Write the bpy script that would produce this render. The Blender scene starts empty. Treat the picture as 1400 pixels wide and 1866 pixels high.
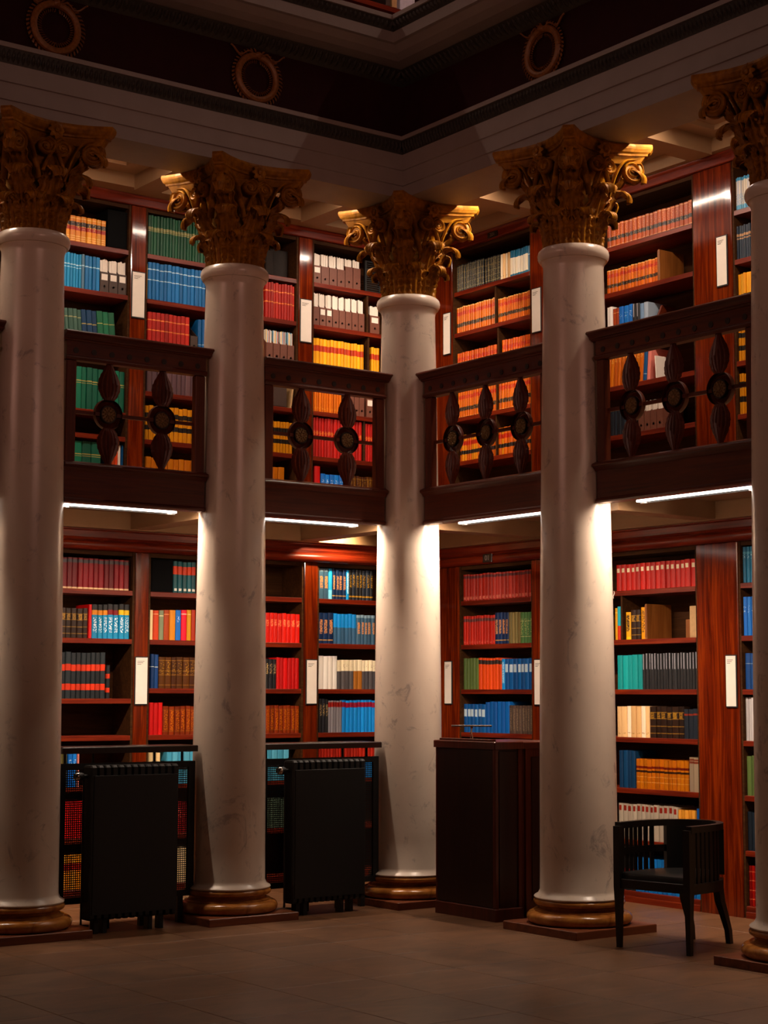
import bpy, bmesh, math, random
from mathutils import Vector, Matrix
random.seed(7)
S = bpy.context.scene
COL = S.collection
PI = math.pi
# ------------------------------------------------------------------ camera, world, light, exposure
CAM_LOC = (-7.7082, -10.1667, 1.5080); YAW, PITCH, ROLL, FPX = 0.93616, 0.10444, 0.0024, 3150.05
def make_camera():
    f = Vector((math.cos(YAW)*math.cos(PITCH), math.sin(YAW)*math.cos(PITCH), math.sin(PITCH)))
    r = Vector((math.sin(YAW), -math.cos(YAW), 0)); u = r.cross(f)
    c, s = math.cos(ROLL), math.sin(ROLL)
    r2 = c*r + s*u; u2 = -s*r + c*u
    cd = bpy.data.cameras.new('camera'); cam = bpy.data.objects.new('camera', cd); COL.objects.link(cam)
    cam.matrix_world = Matrix(((r2.x,u2.x,-f.x,CAM_LOC[0]),(r2.y,u2.y,-f.y,CAM_LOC[1]),(r2.z,u2.z,-f.z,CAM_LOC[2]),(0,0,0,1)))
    cd.sensor_fit = 'HORIZONTAL'; cd.sensor_width = 36; cd.lens = FPX/1400*36; cd.clip_end = 100
    S.camera = cam
make_camera()
S.view_settings.view_transform = 'Standard'; S.view_settings.look = 'None'
S.view_settings.exposure = 0.0; S.view_settings.gamma = 1.0; S.view_settings.use_curve_mapping = False
LOW_TUBE, UP_TUBE, TOP_STRIP = 7.0, 10.0, 25.0       # glow of the three rows of strip lamps
LOW_WATTS, UP_WATTS = 31.0, 16.5                     
FAR_WATTS = 8.0; ATTIC_WATTS = 13.0
LOW_FILL, UP_FILL = 10.0, 12.0                             # watts of small fill lights added to brighten the columns and capitals
# that their optics throw toward the bookcases
w = bpy.data.worlds.new('dim_hall'); S.world = w; w.use_nodes = True
w.node_tree.nodes['Background'].inputs[0].default_value = (1.0, 0.62, 0.45, 1)
w.node_tree.nodes['Background'].inputs[1].default_value = 0.004
def area(name, loc, target, sx, sy, watts, col):
    l = bpy.data.lights.new(name, 'AREA'); l.shape = 'RECTANGLE'; l.size = sx; l.size_y = sy; l.energy = watts; l.color = col
    o = bpy.data.objects.new(name, l); COL.objects.link(o); o.location = loc
    o.rotation_euler = (Vector(target)-Vector(loc)).to_track_quat('-Z', 'Y').to_euler(); return o
# the lit galleries on the two far sides of the hall, behind the camera
for loc, tgt in (((-2.5, -11.5, 5.2), (-1.5, 0, 4.7)), ((-11.5, -2.5, 5.2), (0, -1.5, 4.7))):
    area('far_gallery_lamp', loc, tgt, 4.0, 0.4, FAR_WATTS, (1.0, 0.47, 0.35)).data.spread = math.radians(52)

# ------------------------------------------------------------------ materials
def lin(c):
    f = lambda v: v/12.92 if v <= .04045 else ((v+.055)/1.055)**2.4
    if isinstance(c, str): c = tuple(int(c[i:i+2], 16)/255 for i in (0,2,4))
    return (f(c[0]), f(c[1]), f(c[2]), 1)
class NT:
    def __init__(s, name, rough=.5, spec=.5, metal=0):
        s.m = bpy.data.materials.new(name); s.m.use_nodes = True; s.t = s.m.node_tree
        s.b = s.t.nodes['Principled BSDF']; s.b.inputs['Roughness'].default_value = rough
        s.b.inputs['Specular IOR Level'].default_value = spec; s.b.inputs['Metallic'].default_value = metal
    def n(s, typ, **kw):
        nd = s.t.nodes.new(typ)
        for k, v in kw.items(): setattr(nd, k, v)
        return nd
    def l(s, a, b): s.t.links.new(a, b)
    def coord(s, out, scale=(1,1,1)):
        tc = s.n('ShaderNodeTexCoord'); mp = s.n('ShaderNodeMapping'); mp.inputs['Scale'].default_value = scale
        s.l(tc.outputs[out], mp.inputs[0]); return mp.outputs[0]
    def noise(s, vec, scale, detail=4, dist=0, rough=.55):
        nd = s.n('ShaderNodeTexNoise'); nd.inputs['Scale'].default_value = scale; nd.inputs['Detail'].default_value = detail
        nd.inputs['Distortion'].default_value = dist; nd.inputs['Roughness'].default_value = rough; s.l(vec, nd.inputs['Vector']); return nd.outputs['Fac']
    def ramp(s, fac, stops, interp='LINEAR'):
        r = s.n('ShaderNodeValToRGB'); r.color_ramp.interpolation = interp; e = r.color_ramp.elements
        while len(e) > 1: e.remove(e[-1])
        e[0].position = stops[0][0]; e[0].color = stops[0][1]
        for p, c in stops[1:]:
            k = e.new(p); k.color = c
        s.l(fac, r.inputs[0]); return r.outputs[0]
    def math(s, op, a, b=None):
        nd = s.n('ShaderNodeMath', operation=op)
        for i, v in enumerate((a, b)):
            if v is None: continue
            if isinstance(v, (int, float)): nd.inputs[i].default_value = v
            else: s.l(v, nd.inputs[i])
        return nd.outputs[0]
    def mix(s, fac, a, b, blend='MIX'):
        nd = s.n('ShaderNodeMix', data_type='RGBA', blend_type=blend)
        for i, v in ((0, fac), (6, a), (7, b)):
            if isinstance(v, (int, float, tuple)): nd.inputs[i].default_value = v
            else: s.l(v, nd.inputs[i])
        return nd.outputs[2]
    def bump(s, h, strength=.2, dist=.005):
        nd = s.n('ShaderNodeBump'); nd.inputs['Strength'].default_value = strength; nd.inputs['Distance'].default_value = dist
        s.l(h, nd.inputs['Height']); s.l(nd.outputs[0], s.b.inputs['Normal'])
    def base(s, c):
        if isinstance(c, tuple): s.b.inputs['Base Color'].default_value = c
        else: s.l(c, s.b.inputs['Base Color'])
def plain(name, col, rough=.5, spec=.5, metal=0, var=.12, nscale=30):
    k = NT(name, rough, spec, metal); c = lin(col); v = k.coord('Object')
    f = k.noise(v, nscale, 5)
    k.base(k.ramp(f, [(.3, tuple(x*(1-var) for x in c[:3])+(1,)), (.7, tuple(min(1, x*(1+var)) for x in c[:3])+(1,))]))
    return k.m
def wood(name, dark, mid, light, axis, rough=.28, scale=1.0, spec=.5):
    k = NT(name, rough, spec); s = [26*scale]*3; s[axis] = 1.3*scale
    v = k.coord('Object', tuple(s)); oi = k.n('ShaderNodeObjectInfo')
    add = k.n('ShaderNodeVectorMath', operation='ADD'); cmb = k.n('ShaderNodeCombineXYZ')
    for i in range(3): k.l(k.math('MULTIPLY', oi.outputs['Random'], 37.0), cmb.inputs[i])
    k.l(v, add.inputs[0]); k.l(cmb.outputs[0], add.inputs[1]); v = add.outputs[0]
    f = k.noise(v, 1.0, 6, 1.2, .6)
    k.base(k.ramp(f, [(.28, lin(dark)), (.5, lin(mid)), (.74, lin(light))]))
    k.bump(f, .04, .002); return k.m
M = {}
M['wood_v'] = wood('mahogany_upright', '360b02', '5c1a04', '843008', 2, .10, 1.0, .45)
M['wood_h'] = wood('mahogany_level', '420e06', '681c08', '842e0c', 0, .34, 1.0, .28)
M['back'] = wood('bookcase_back', '2c1606', '3a200a', '4c2e12', 0, .7, 1.0, .12)
M['rail_h'] = wood('dark_carved_wood_level', '3e1205', '581f07', '6a290b', 0, .38)
M['rail_v'] = wood('dark_carved_wood', '3e1205', '581f07', '6a290b', 2, .38)
M['rail_dark'] = plain('ebonised_wood', '1c0e08', .5)
M['plinth'] = wood('red_brown_plinth', '5a2814', '743a1c', '8a4c28', 0, .4, .5)
M['desk_v'] = wood('dark_desk_veneer', '3a140a', '4e1f10', '62291a', 2, .3)
M['desk_panel'] = wood('dark_desk_panel', '1c0a06', '261009', '2e150c', 2, .35)
M['chair'] = wood('blackened_chair_wood', '0c0504', '140906', '1c0d09', 2, .42)
M['leather'] = plain('black_leather', '0e0c0c', .42, nscale=120)
M['black'] = plain('black_painted_metal', '070606', .55)
M['dull'] = plain('dull_grey_metal', '5c4c40', .4)
M['chrome'] = plain('chrome', 'b8b0a8', .18, metal=1)
M['brass'] = plain('aged_brass', '80623a', .45, metal=.3, nscale=90)
M['plaster'] = plain('cream_plaster', '967452', .7, nscale=6, var=.05)
M['entab'] = plain('grey_cream_plaster', '92857f', .62, nscale=5, var=.06)
M['oxblood'] = plain('oxblood_plaster', '2e0d0e', .75, .12, nscale=8)
M['orn'] = plain('dark_bronze_ornament', '2c261c', .5, nscale=60, var=.4)
M['wreath'] = plain('dull_gold_wreath', '84501e', .45, nscale=50, var=.3)
M['white'] = plain('white_card', 'e8ddd0', .55, var=.02)
M['ink'] = plain('grey_ink', '6a625a', .7)
M['pages'] = plain('page_edges', 'e2d2b4', .8, nscale=200, var=.08)
M['grey_plate'] = plain('black_number_plate', '120e0c', .3)
M['digit'] = plain('worn_silver_digit', '8c8078', .4)
M['boxblack'] = plain('black_box_cloth', '060607', .85, .1)
M['boxbrown'] = plain('brown_box_board', '6a3c2c', .55, nscale=40)
M['boxgrey'] = plain('dark_brown_box_board', '3c2a22', .55)
M['boxdark'] = plain('near_black_board', '1a100b', .65, .2)
M['beige'] = plain('beige_board', 'b08a5c', .6)
M['bookend'] = wood('bookend_wood', '6e3c14', '8a501e', '9c602a', 2, .4)
def marble(name, base, vein, dark):
    k = NT(name, .26, .5); v = k.coord('Object', (1,1,.8)); oi = k.n('ShaderNodeObjectInfo')
    add = k.n('ShaderNodeVectorMath', operation='ADD'); cmb = k.n('ShaderNodeCombineXYZ')
    for i in range(3): k.l(k.math('MULTIPLY', oi.outputs['Random'], 19.0+i), cmb.inputs[i])
    k.l(v, add.inputs[0]); k.l(cmb.outputs[0], add.inputs[1]); v = add.outputs[0]
    a = k.noise(v, 2.2, 6, .4); c1 = k.ramp(a, [(.35, lin(base)), (.75, lin(vein))])
    b = k.noise(v, 4.6, 10, 1.0, .72); msk = k.ramp(b, [(.585, (0,0,0,1)), (.66, (1,1,1,1))])
    b2 = k.noise(v, 11, 6, .5, .65); m2 = k.math('MULTIPLY', k.ramp(b2, [(.60, (0,0,0,1)), (.74, (1,1,1,1))]), .5)
    k.base(k.mix(m2, k.mix(k.math('MULTIPLY', msk, .5), c1, lin(dark)), lin(dark))); k.bump(a, .02); return k.m
M['marble'] = marble('veined_marble', 'dccab8', 'cdb9a8', '75686a')
def scagliola():
    k = NT('ochre_scagliola', .2); v = k.coord('Object', (1,1,1)); a = k.noise(v, 7, 7, 1.5)
    k.base(k.ramp(a, [(.3, lin('7e4618')), (.5, lin('a2642a')), (.72, lin('ba7c3a'))])); return k.m
M['scagliola'] = scagliola()
def gilt():
    k = NT('ochre_gilt', .5, .22, .1); v = k.coord('Object'); a = k.noise(v, 24, 6)
    k.base(k.ramp(a, [(.3, lin('6e4002')), (.6, lin('9a6202')), (.8, lin('b07606'))])); k.bump(a, .15, .003); return k.m
M['gilt'] = gilt()
def stone():
    k = NT('limestone', .42); v = k.coord('Object', (1, 2.2, 1)); oi = k.n('ShaderNodeObjectInfo')
    add = k.n('ShaderNodeVectorMath', operation='ADD'); cmb = k.n('ShaderNodeCombineXYZ')
    for i in range(3): k.l(k.math('MULTIPLY', oi.outputs['Random'], 23.0+i), cmb.inputs[i])
    k.l(v, add.inputs[0]); k.l(cmb.outputs[0], add.inputs[1]); v = add.outputs[0]
    a = k.noise(v, 3.0, 8, .9, .62)
    c = k.ramp(a, [(.28, lin('52351f')), (.5, lin('6a462b')), (.72, lin('7e5536'))])
    k.base(k.mix(k.math('MULTIPLY', oi.outputs['Random'], .25), c, lin('64442c'))); k.bump(a, .1, .002); return k.m
M['stone'] = stone()
M['joint'] = plain('stone_joint', '3a322a', .9)
def emit(name, col, st):
    k = NT(name); k.b.inputs['Emission Color'].default_value = col; k.b.inputs['Emission Strength'].default_value = st
    k.base((.8,.8,.8,1)); return k.m
M['tube_low'] = emit('lit_tube_lower', (1, .84, .72, 1), LOW_TUBE)
M['tube_up'] = emit('lit_tube_upper', (1, .84, .70, 1), UP_TUBE)
M['tube_top'] = emit('lit_tube_attic', (1, .80, .68, 1), TOP_STRIP)

# ------------------------------------------------------------------ mesh helpers
class MB:
    def __init__(s): s.v = []; s.f = []
    def add(s, vs, fs):
        o = len(s.v); s.v += [tuple(v) for v in vs]; s.f += [tuple(i+o for i in f) for f in fs]; return s
    def box(s, x0, x1, y0, y1, z0, z1):
        return s.add([(x0,y0,z0),(x1,y0,z0),(x1,y1,z0),(x0,y1,z0),(x0,y0,z1),(x1,y0,z1),(x1,y1,z1),(x0,y1,z1)],
                     [(3,2,1,0),(4,5,6,7),(0,1,5,4),(1,2,6,5),(2,3,7,6),(3,0,4,7)])
    def bbox(s, x0, x1, y0, y1, z0, z1, b=.004):
        # box with chamfered vertical and top edges
        o = lambda i: [(x0+i,y0),(x1-i,y0),(x1,y0+i),(x1,y1-i),(x1-i,y1),(x0+i,y1),(x0,y1-i),(x0,y0+i)]
        P = [(x,y,z0) for x,y in o(b)] + [(x,y,z1-b) for x,y in o(b)]
        cx, cy = (x0+x1)/2, (y0+y1)/2
        def inn(x, y): return (x+(b if x < cx else -b), y+(b if y < cy else -b), z1)
        P += [inn(x,y) for x,y in o(b)]
        F = [tuple(range(7,-1,-1)), tuple(range(16,24))]
        for k in range(2):
            for i in range(8): j = (i+1) % 8; F.append((k*8+i, k*8+j, k*8+8+j, k*8+8+i))
        return s.add(P, F)
    def lathe(s, prof, n=32, axis='z', cap=True, c=(0,0,0)):
        P = []; F = []
        for r, z in prof:
            for i in range(n):
                a = 2*PI*i/n; x, y = r*math.cos(a), r*math.sin(a)
                P.append((x+c[0], y+c[1], z+c[2]) if axis == 'z' else ((x+c[0], -z+c[1], y+c[2]) if axis == 'y' else (z+c[0], x+c[1], y+c[2])))
        for k in range(len(prof)-1):
            for i in range(n): j = (i+1) % n; F.append((k*n+i, k*n+j, (k+1)*n+j, (k+1)*n+i))
        if cap: F.append(tuple(range(n-1,-1,-1))); F.append(tuple((len(prof)-1)*n+i for i in range(n)))
        return s.add(P, F)
    def tube(s, path, r, n=8, rz=None):
        path = [Vector(p) for p in path]; P = []; F = []; L = len(path); ref = None
        for k, p in enumerate(path):
            t = (path[min(k+1,L-1)]-path[max(k-1,0)]).normalized()
            if ref is None: ref = Vector((0,0,1)) if abs(t.z) < .9 else Vector((0,1,0))
            a = t.cross(ref).normalized(); b = a.cross(t).normalized(); ref = b
            rr = r[k] if isinstance(r, (list, tuple)) else r; rb = rr if rz is None else rz
            for i in range(n):
                an = 2*PI*i/n; P.append(tuple(p + a*(rr*math.cos(an)) + b*(rb*math.sin(an))))
        for k in range(L-1):
            for i in range(n): j = (i+1) % n; F.append((k*n+i, k*n+j, (k+1)*n+j, (k+1)*n+i))
        F.append(tuple(range(n-1,-1,-1))); F.append(tuple((L-1)*n+i for i in range(n)))
        return s.add(P, F)
    def prism(s, outline, z0, z1, axis='z'):
        n = len(outline)
        def q(x, y, z): return (x,y,z) if axis == 'z' else ((x,z,y) if axis == 'y' else (z,x,y))
        P = [q(x,y,z0) for x,y in outline] + [q(x,y,z1) for x,y in outline]
        F = [tuple(range(n-1,-1,-1)), tuple(range(n,2*n))] + [(i,(i+1)%n,n+(i+1)%n,n+i) for i in range(n)]
        return s.add(P, F)
    def stack(s, layers):
        # layers: list of equal-length outlines [(x,y,z)...]
        n = len(layers[0]); P = [p for l in layers for p in l]
        F = [tuple(range(n-1,-1,-1)), tuple((len(layers)-1)*n+i for i in range(n))]
        for k in range(len(layers)-1):
            for i in range(n): j = (i+1) % n; F.append((k*n+i,k*n+j,(k+1)*n+j,(k+1)*n+i))
        return s.add(P, F)
    def sheet(s, fn, nu, nv, th):
        G = [[Vector(fn(i/nu, j/nv)) for i in range(nu+1)] for j in range(nv+1)]; P = []; Q = []
        for j in range(nv+1):
            for i in range(nu+1):
                du = G[j][min(i+1,nu)]-G[j][max(i-1,0)]; dv = G[min(j+1,nv)][i]-G[max(j-1,0)][i]
                nn = du.cross(dv); nn = nn.normalized() if nn.length > 1e-9 else Vector((0,0,1))
                P.append(G[j][i]); Q.append(G[j][i]-nn*th)
        W = nu+1; N = len(P); F = []
        for j in range(nv):
            for i in range(nu):
                a = j*W+i; F.append((a,a+1,a+W+1,a+W)); F.append((N+a,N+a+W,N+a+W+1,N+a+1))
        for i in range(nu): F.append((i,N+i,N+i+1,i+1)); a = nv*W+i; F.append((a,a+1,N+a+1,N+a))
        for j in range(nv): a = j*W; F.append((a,a+W,N+a+W,N+a)); a = j*W+nu; F.append((a,N+a,N+a+W,a+W))
        return s.add(P+Q, F)
    def mesh(s, name, mat, smooth=False):
        me = bpy.data.meshes.new(name); me.from_pydata(s.v, [], s.f); me.materials.append(mat)
        if smooth:
            me.polygons.foreach_set('use_smooth', [True]*len(me.polygons)); me.set_sharp_from_angle(angle=math.radians(38))
        me.update(); return me
def obj(name, mesh, parent=None, loc=(0,0,0), rot=(0,0,0), scale=(1,1,1)):
    o = bpy.data.objects.new(name, mesh); COL.objects.link(o); o.location = loc; o.rotation_euler = rot; o.scale = scale
    if parent is not None: o.parent = parent
    return o
def part(name, mb, mat, parent, smooth=False, loc=(0,0,0), rot=(0,0,0), label=None):
    o = obj(name, mb.mesh(name, M[mat] if isinstance(mat, str) else mat, smooth), parent, loc, rot)
    if label: o['label'] = label
    return o
def tag(o, label, cat, group=None, kind=None):
    o['label'] = label; o['category'] = cat
    if group: o['group'] = group
    if kind: o['kind'] = kind
    return o
def thing(name, label, cat, loc=(0,0,0), rz=0, group=None):
    return tag(obj(name, None, None, loc, (0,0,rz)), label, cat, group)
def struct(name, mb, mat, label, cat, smooth=False):
    return tag(part(name, mb, mat, None, smooth), label, cat, None, 'structure')
# the two colonnades: L runs along x (y into the wall), R along -y (x into the wall); lx = distance to the right along a wing
def W(wing, lx, ly, z): return (lx, ly, z) if wing == 'L' else (ly, -lx, z)
RZ = {'L': 0.0, 'R': -PI/2}
DEPTH = {('L','lo'): 1.42, ('L','up'): 1.50, ('R','lo'): 1.33, ('R','up'): 1.33}
SL, SR = 1.5246, 1.8204
def ell(o, far=-6.5, farr=-7.6): return [(far, -o), (-o, -o), (-o, farr)]
def sweep(mb, prof):
    # closed profile [(offset toward the hall, z)] swept round the inner corner
    n = len(prof); P = []
    for k in range(3):
        for o, z in prof: x, y = ell(o)[k]; P.append((x, y, z))
    F = [tuple(range(n)), tuple(2*n+i for i in range(n-1,-1,-1))]
    for k in range(2):
        for i in range(n): j = (i+1) % n; F.append((k*n+j, k*n+i, (k+1)*n+i, (k+1)*n+j))
    return mb.add(P, F)

# ------------------------------------------------------------------ floor, walls, ceilings, entablature
fl = struct('floor', MB().box(-6.0, 1.75, -7.6, 1.85, -.08, -.014), 'joint', 'grey beige stone slab floor of the hall', 'floor')
sm = MB().bbox(-.2985, .2985, -.2985, .2985, -.014, 0, .003).mesh('stone_slab', M['stone'])
for i in range(-10, 3):
    for j in range(-12, 3):
        obj('stone_slab', sm, fl, (i*.6-.1, j*.6+.15, 0))
struct('wall_left', MB().box(-6.0, 2.0, 1.84, 2.0, 0, 9), 'plaster', 'cream plaster wall behind the left bookcases', 'wall')
struct('wall_right', MB().box(1.70, 1.84, -7.6, 1.84, 0, 9), 'plaster', 'cream plaster wall behind the right bookcases', 'wall')
# lower gallery ceiling
g = MB(); g.box(-6, 1.7, .037, 1.84, 2.84, 2.95); g.box(.037, 1.7, -7.6, .037, 2.84, 2.95)
struct('ceiling_lower', g, 'plaster', 'cream ceiling under the gallery balcony', 'ceiling')
g = MB(); g.box(-6, 1.70, 1.30, 1.84, 2.715, 2.84); g.box(1.23, 1.70, -7.6, 1.30, 2.715, 2.84)
struct('trim_1', g, 'plaster', 'cream beam along the wall above the lower bookcases', 'beam')
n = 2
for k in range(4):
    x = -SL*k
    if k: struct('trim_%d' % n, MB().box(x-.09, x+.09, .30, 1.30, 2.72, 2.84), 'plaster', 'cream cross beam under the balcony behind the %s column' % ('', 'second', 'first', 'outer left')[k], 'beam'); n += 1
    if k: struct('trim_%d' % n, MB().box(.30, 1.23, -SR*k-.09, -SR*k+.09, 2.72, 2.84), 'plaster', 'cream cross beam under the balcony behind the %s column' % ('', 'fourth', 'fifth', 'outer right')[k], 'beam'); n += 1
g = MB().box(-.09, .09, .09, 1.30, 2.72, 2.84)
struct('trim_%d' % n, g, 'plaster', 'cream cross beam behind the corner column toward the left wall', 'beam'); n += 1
struct('trim_%d' % n, MB().box(.09, 1.23, -.09, .09, 2.72, 2.84), 'plaster', 'cream cross beam behind the corner column toward the right wall', 'beam'); n += 1
g = MB(); g.box(-6, .10, .037, .27, 2.765, 2.838); g.box(.037, .27, -7.6, .037, 2.765, 2.838)
struct('trim_%d' % n, g, 'rail_h', 'dark wooden soffit board behind the balcony fascia', 'soffit'); n += 1
# upper ceiling and architrave
g = MB(); g.box(-6, 1.7, .2165, 1.84, 5.44, 5.56); g.box(.2165, 1.7, -7.6, .2165, 5.44, 5.56)
struct('ceiling_upper', g, 'plaster', 'cream coffered ceiling of the upper gallery', 'ceiling')
for wing in 'LR':
    s_ = SL if wing == 'L' else SR
    for k in range(3):
        c = -(k+.5)*s_ if wing == 'L' else (k+.5)*s_
        g = MB(); a, b = s_/2-.26, .34; yc = .76
        for (x0,x1,y0,y1) in ((-a,a,-b,-b+.05),(-a,a,b-.05,b),(-a,-a+.05,-b+.05,b-.05),(a-.05,a,-b+.05,b-.05)): g.box(x0,x1,y0,y1,-.035,0)
        o = struct('trim_%d' % n, g, 'plaster', 'cream coffer moulding on the upper ceiling, %s bay %s' % ({'L':'left','R':'right'}[wing], ('nearest the corner','second from the corner','third from the corner')[k]), 'moulding'); n += 1
        o.location = W(wing, c, yc, 5.44); o.rotation_euler = (0,0,RZ[wing])
g = MB(); g.box(-6, 1.7, 1.32, 1.84, 5.34, 5.44); g.box(1.25, 1.7, -7.6, 1.32, 5.34, 5.44)
struct('trim_%d' % n, g, 'plaster', 'cream beam along the wall above the upper bookcases', 'beam'); n += 1
for k in range(1, 4):
    struct('trim_%d' % n, MB().box(-SL*k-.1, -SL*k+.1, .2165, 1.32, 5.32, 5.44), 'plaster', 'cream cross beam of the upper ceiling behind the %s column' % ('', 'second', 'first', 'outer left')[k], 'beam'); n += 1
    struct('trim_%d' % n, MB().box(.2165, 1.25, -SR*k-.1, -SR*k+.1, 5.32, 5.44), 'plaster', 'cream cross beam of the upper ceiling behind the %s column' % ('', 'fourth', 'fifth', 'outer right')[k], 'beam'); n += 1
struct('trim_%d' % n, MB().box(-.1, .1, .2165, 1.32, 5.32, 5.44), 'plaster', 'cream cross beam of the upper ceiling from corner column to left wall', 'beam'); n += 1
struct('trim_%d' % n, MB().box(.2165, 1.25, -.1, .1, 5.32, 5.44), 'plaster', 'cream cross beam of the upper ceiling from corner column to right wall', 'beam'); n += 1
g = sweep(MB(), [(-.2165,5.14),(.2165,5.14),(.2165,5.230),(.226,5.234),(.226,5.343),(.236,5.347),(.236,5.463),(.236,5.59),(-.2165,5.59)])
struct('trim_%d' % n, g, 'entab', 'grey cream stepped architrave above the capitals', 'architrave'); n += 1
def tooth_band(name, mat, label, prof, o0, z0, z1, pitch, dep):
    global n
    b = struct('trim_%d' % n, sweep(MB(), prof), mat, label, 'moulding'); n += 1
    t = MB()
    def leaf(px, py, wing):
        h = z1-z0; w_ = pitch*.42
        pts = [(0,0),(w_,h*.35),(w_*.8,h*.8),(0,h),(-w_*.8,h*.8),(-w_,h*.35)]
        vs = []; 
        for x, z in pts: vs.append((x, z, 0))
        vs.append((0, h*.55, dep))
        def tr(x, z, d):
            off = o0 + (prof[2][0]-prof[1][0])*(z/h) + d
            return (px+x, -off, z0+z) if wing == 'L' else (-off, py+x, z0+z)
        P = [tr(*v) for v in vs]; F = [(i,(i+1)%6,6) if wing == 'L' else ((i+1)%6,i,6) for i in range(6)]
        t.add(P, F)
    x = -o0-.03
    while x > -4.6: leaf(x, 0, 'L'); x -= pitch
    y = -o0-.03
    while y > -4.6: leaf(0, y, 'R'); y -= pitch
    o = part('leaf_moulding', t, mat, b); o['kind'] = 'stuff'
    return b
tooth_band('b', 'orn', 'dark leaf moulding on top of the architrave', [(.2165,5.463),(.238,5.463),(.262,5.557),(.2165,5.557)], .238, 5.466, 5.55, .034, .014)
struct('trim_%d' % n, sweep(MB(), [(.20,5.557),(.272,5.557),(.272,5.588),(.20,5.588)]), 'entab', 'cream fillet below the dark red frieze', 'moulding'); n += 1
struct('trim_%d' % n, sweep(MB(), [(-.2165,5.588),(.2165,5.588),(.2165,6.30),(-.2165,6.30)]), 'oxblood', 'dark red plaster frieze carrying gilt wreaths', 'frieze'); n += 1
tooth_band('b', 'orn', 'dark leaf moulding between frieze and cornice', [(.2165,5.985),(.2185,5.985),(.300,6.078),(.2165,6.078)], .2185, 5.99, 6.07, .05, .016)
struct('trim_%d' % n, sweep(MB(), [(.2165,6.078),(.31,6.083),(.40,6.09),(.47,6.112),(.53,6.145),(.56,6.148),(.566,6.222),(.2165,6.222)]), 'entab', 'grey cream cornice projecting over the frieze', 'cornice'); n += 1
tooth_band('b', 'orn', 'dark leaf moulding on the cornice edge', [(.2165,6.222),(.568,6.222),(.598,6.292),(.2165,6.292)], .568, 6.226, 6.286, .04, .012)
struct('trim_%d' % n, sweep(MB(), [(-1.84,6.292),(.612,6.292),(.612,6.325),(-1.84,6.325)]), 'entab', 'cream edge and floor of the top gallery', 'floor'); n += 1

# ------------------------------------------------------------------ strip lamps (the light of the galleries)
def strip(wing, lx, ly, z, ln, mat, label, group, zdir=1, boost=1.0, tilt=None):
    t = thing('strip_light', label, 'lamp', W(wing, lx, ly, z), RZ[wing], group)
    h = ln/2
    hw = .022 if zdir > 0 else .09  # upper housing made wide to block light rising to the ceiling
    part('housing', MB().bbox(-h, h, -hw, hw, 0, .018, .003), 'black', t)
    if zdir > 0: part('added_visor', MB().box(-h, h, .034, .037, -.022, 0), 'black', t)  # lip added to keep the strip's light off the wall beam
    l = bpy.data.lights.new('strip_optic', 'AREA'); l.shape = 'RECTANGLE'; l.size = ln-.02; l.size_y = .02; l.color = (1, .79, .62)
    l.energy = (LOW_WATTS if zdir > 0 else UP_WATTS)*ln*boost; l.spread = math.radians((128 if zdir > 0 else 172) if tilt is None else 120)
    o = obj('strip_optic', l, t, (0, 0, -.0156)); o.rotation_euler = (math.radians((21 if zdir > 0 else 10) if tilt is None else tilt), 0, 0)
    for s in ((-1, 1) if tilt is None else ()):  # added fill lights for column sides and capitals, not part of the fixture
        l = bpy.data.lights.new('column_fill', 'AREA'); l.shape = 'RECTANGLE'; l.size = .05; l.size_y = .03; l.color = (1, .79, .62)
        l.energy = LOW_FILL if zdir > 0 else UP_FILL; l.spread = math.radians(120)
        o = obj('column_fill', l, t, (s*(h-.06 if zdir > 0 else .26), .0, -.0165))
        o.rotation_euler = Vector((s*.72, .16, -.68) if zdir > 0 else (s*.80, -.20, -.56)).to_track_quat('-Z', 'Y').to_euler()
    part('tube', MB().bbox(-h+.01, h-.01, -.013, .013, -.015, 0, .004), mat, t, label='glowing white tube')
    return t
ORDL = ['the left gap', 'the middle left gap', 'outside the frame']
for k, (c, nm) in enumerate(((-.762,'right of second column'),(-2.287,'right of first column'),(-3.81,'left of first column'))):
    strip('L', c, .17, 2.746, .86, 'tube_low', 'glowing strip light under the balcony edge, ' + nm, 'strip lights under the balcony', 1, 1.35 if k == 0 else 1.0)
    strip('L', c, .43, 5.40, 1.15, 'tube_up', 'strip light behind the architrave, bay ' + nm, 'strip lights behind the architrave', -1)
for k, (c, nm) in enumerate(((.91,'left of fourth column'),(2.73,'right of fourth column'),(4.55,'right of fifth column'))):
    strip('R', c, .14, 2.746, .98, 'tube_low', 'glowing strip light under the balcony edge, ' + nm, 'strip lights under the balcony', 1, 1.35 if k == 0 else 1.0)
    strip('R', c, .43, 5.40, 1.35, 'tube_up', 'strip light behind the architrave, bay ' + nm, 'strip lights behind the architrave', -1)
strip('L', .52, .48, 5.418, .55, 'tube_up', 'short strip light behind the corner of the architrave', 'strip lights behind the architrave', -1, 1.9, 32)
# small spot above the lower bookcase right of the second pilaster
t = thing('puck_light', 'small round light under the beam above the lower bookcase right of second pilaster', 'lamp', (.24, 1.14, 2.835))
part('puck_body', MB().lathe([(.03,0),(.035,-.012),(.03,-.02)], 16), 'chrome', t)
l = bpy.data.lights.new('puck_lamp', 'SPOT'); l.energy = 42; l.spot_size = 2.4; l.spot_blend = .6; l.shadow_soft_size = .02; l.color = (1, .72, .42)
o = obj('puck_lamp', l, t, (0, 0, -.035)); o.rotation_euler = (math.radians(58), 0, 0)

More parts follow.
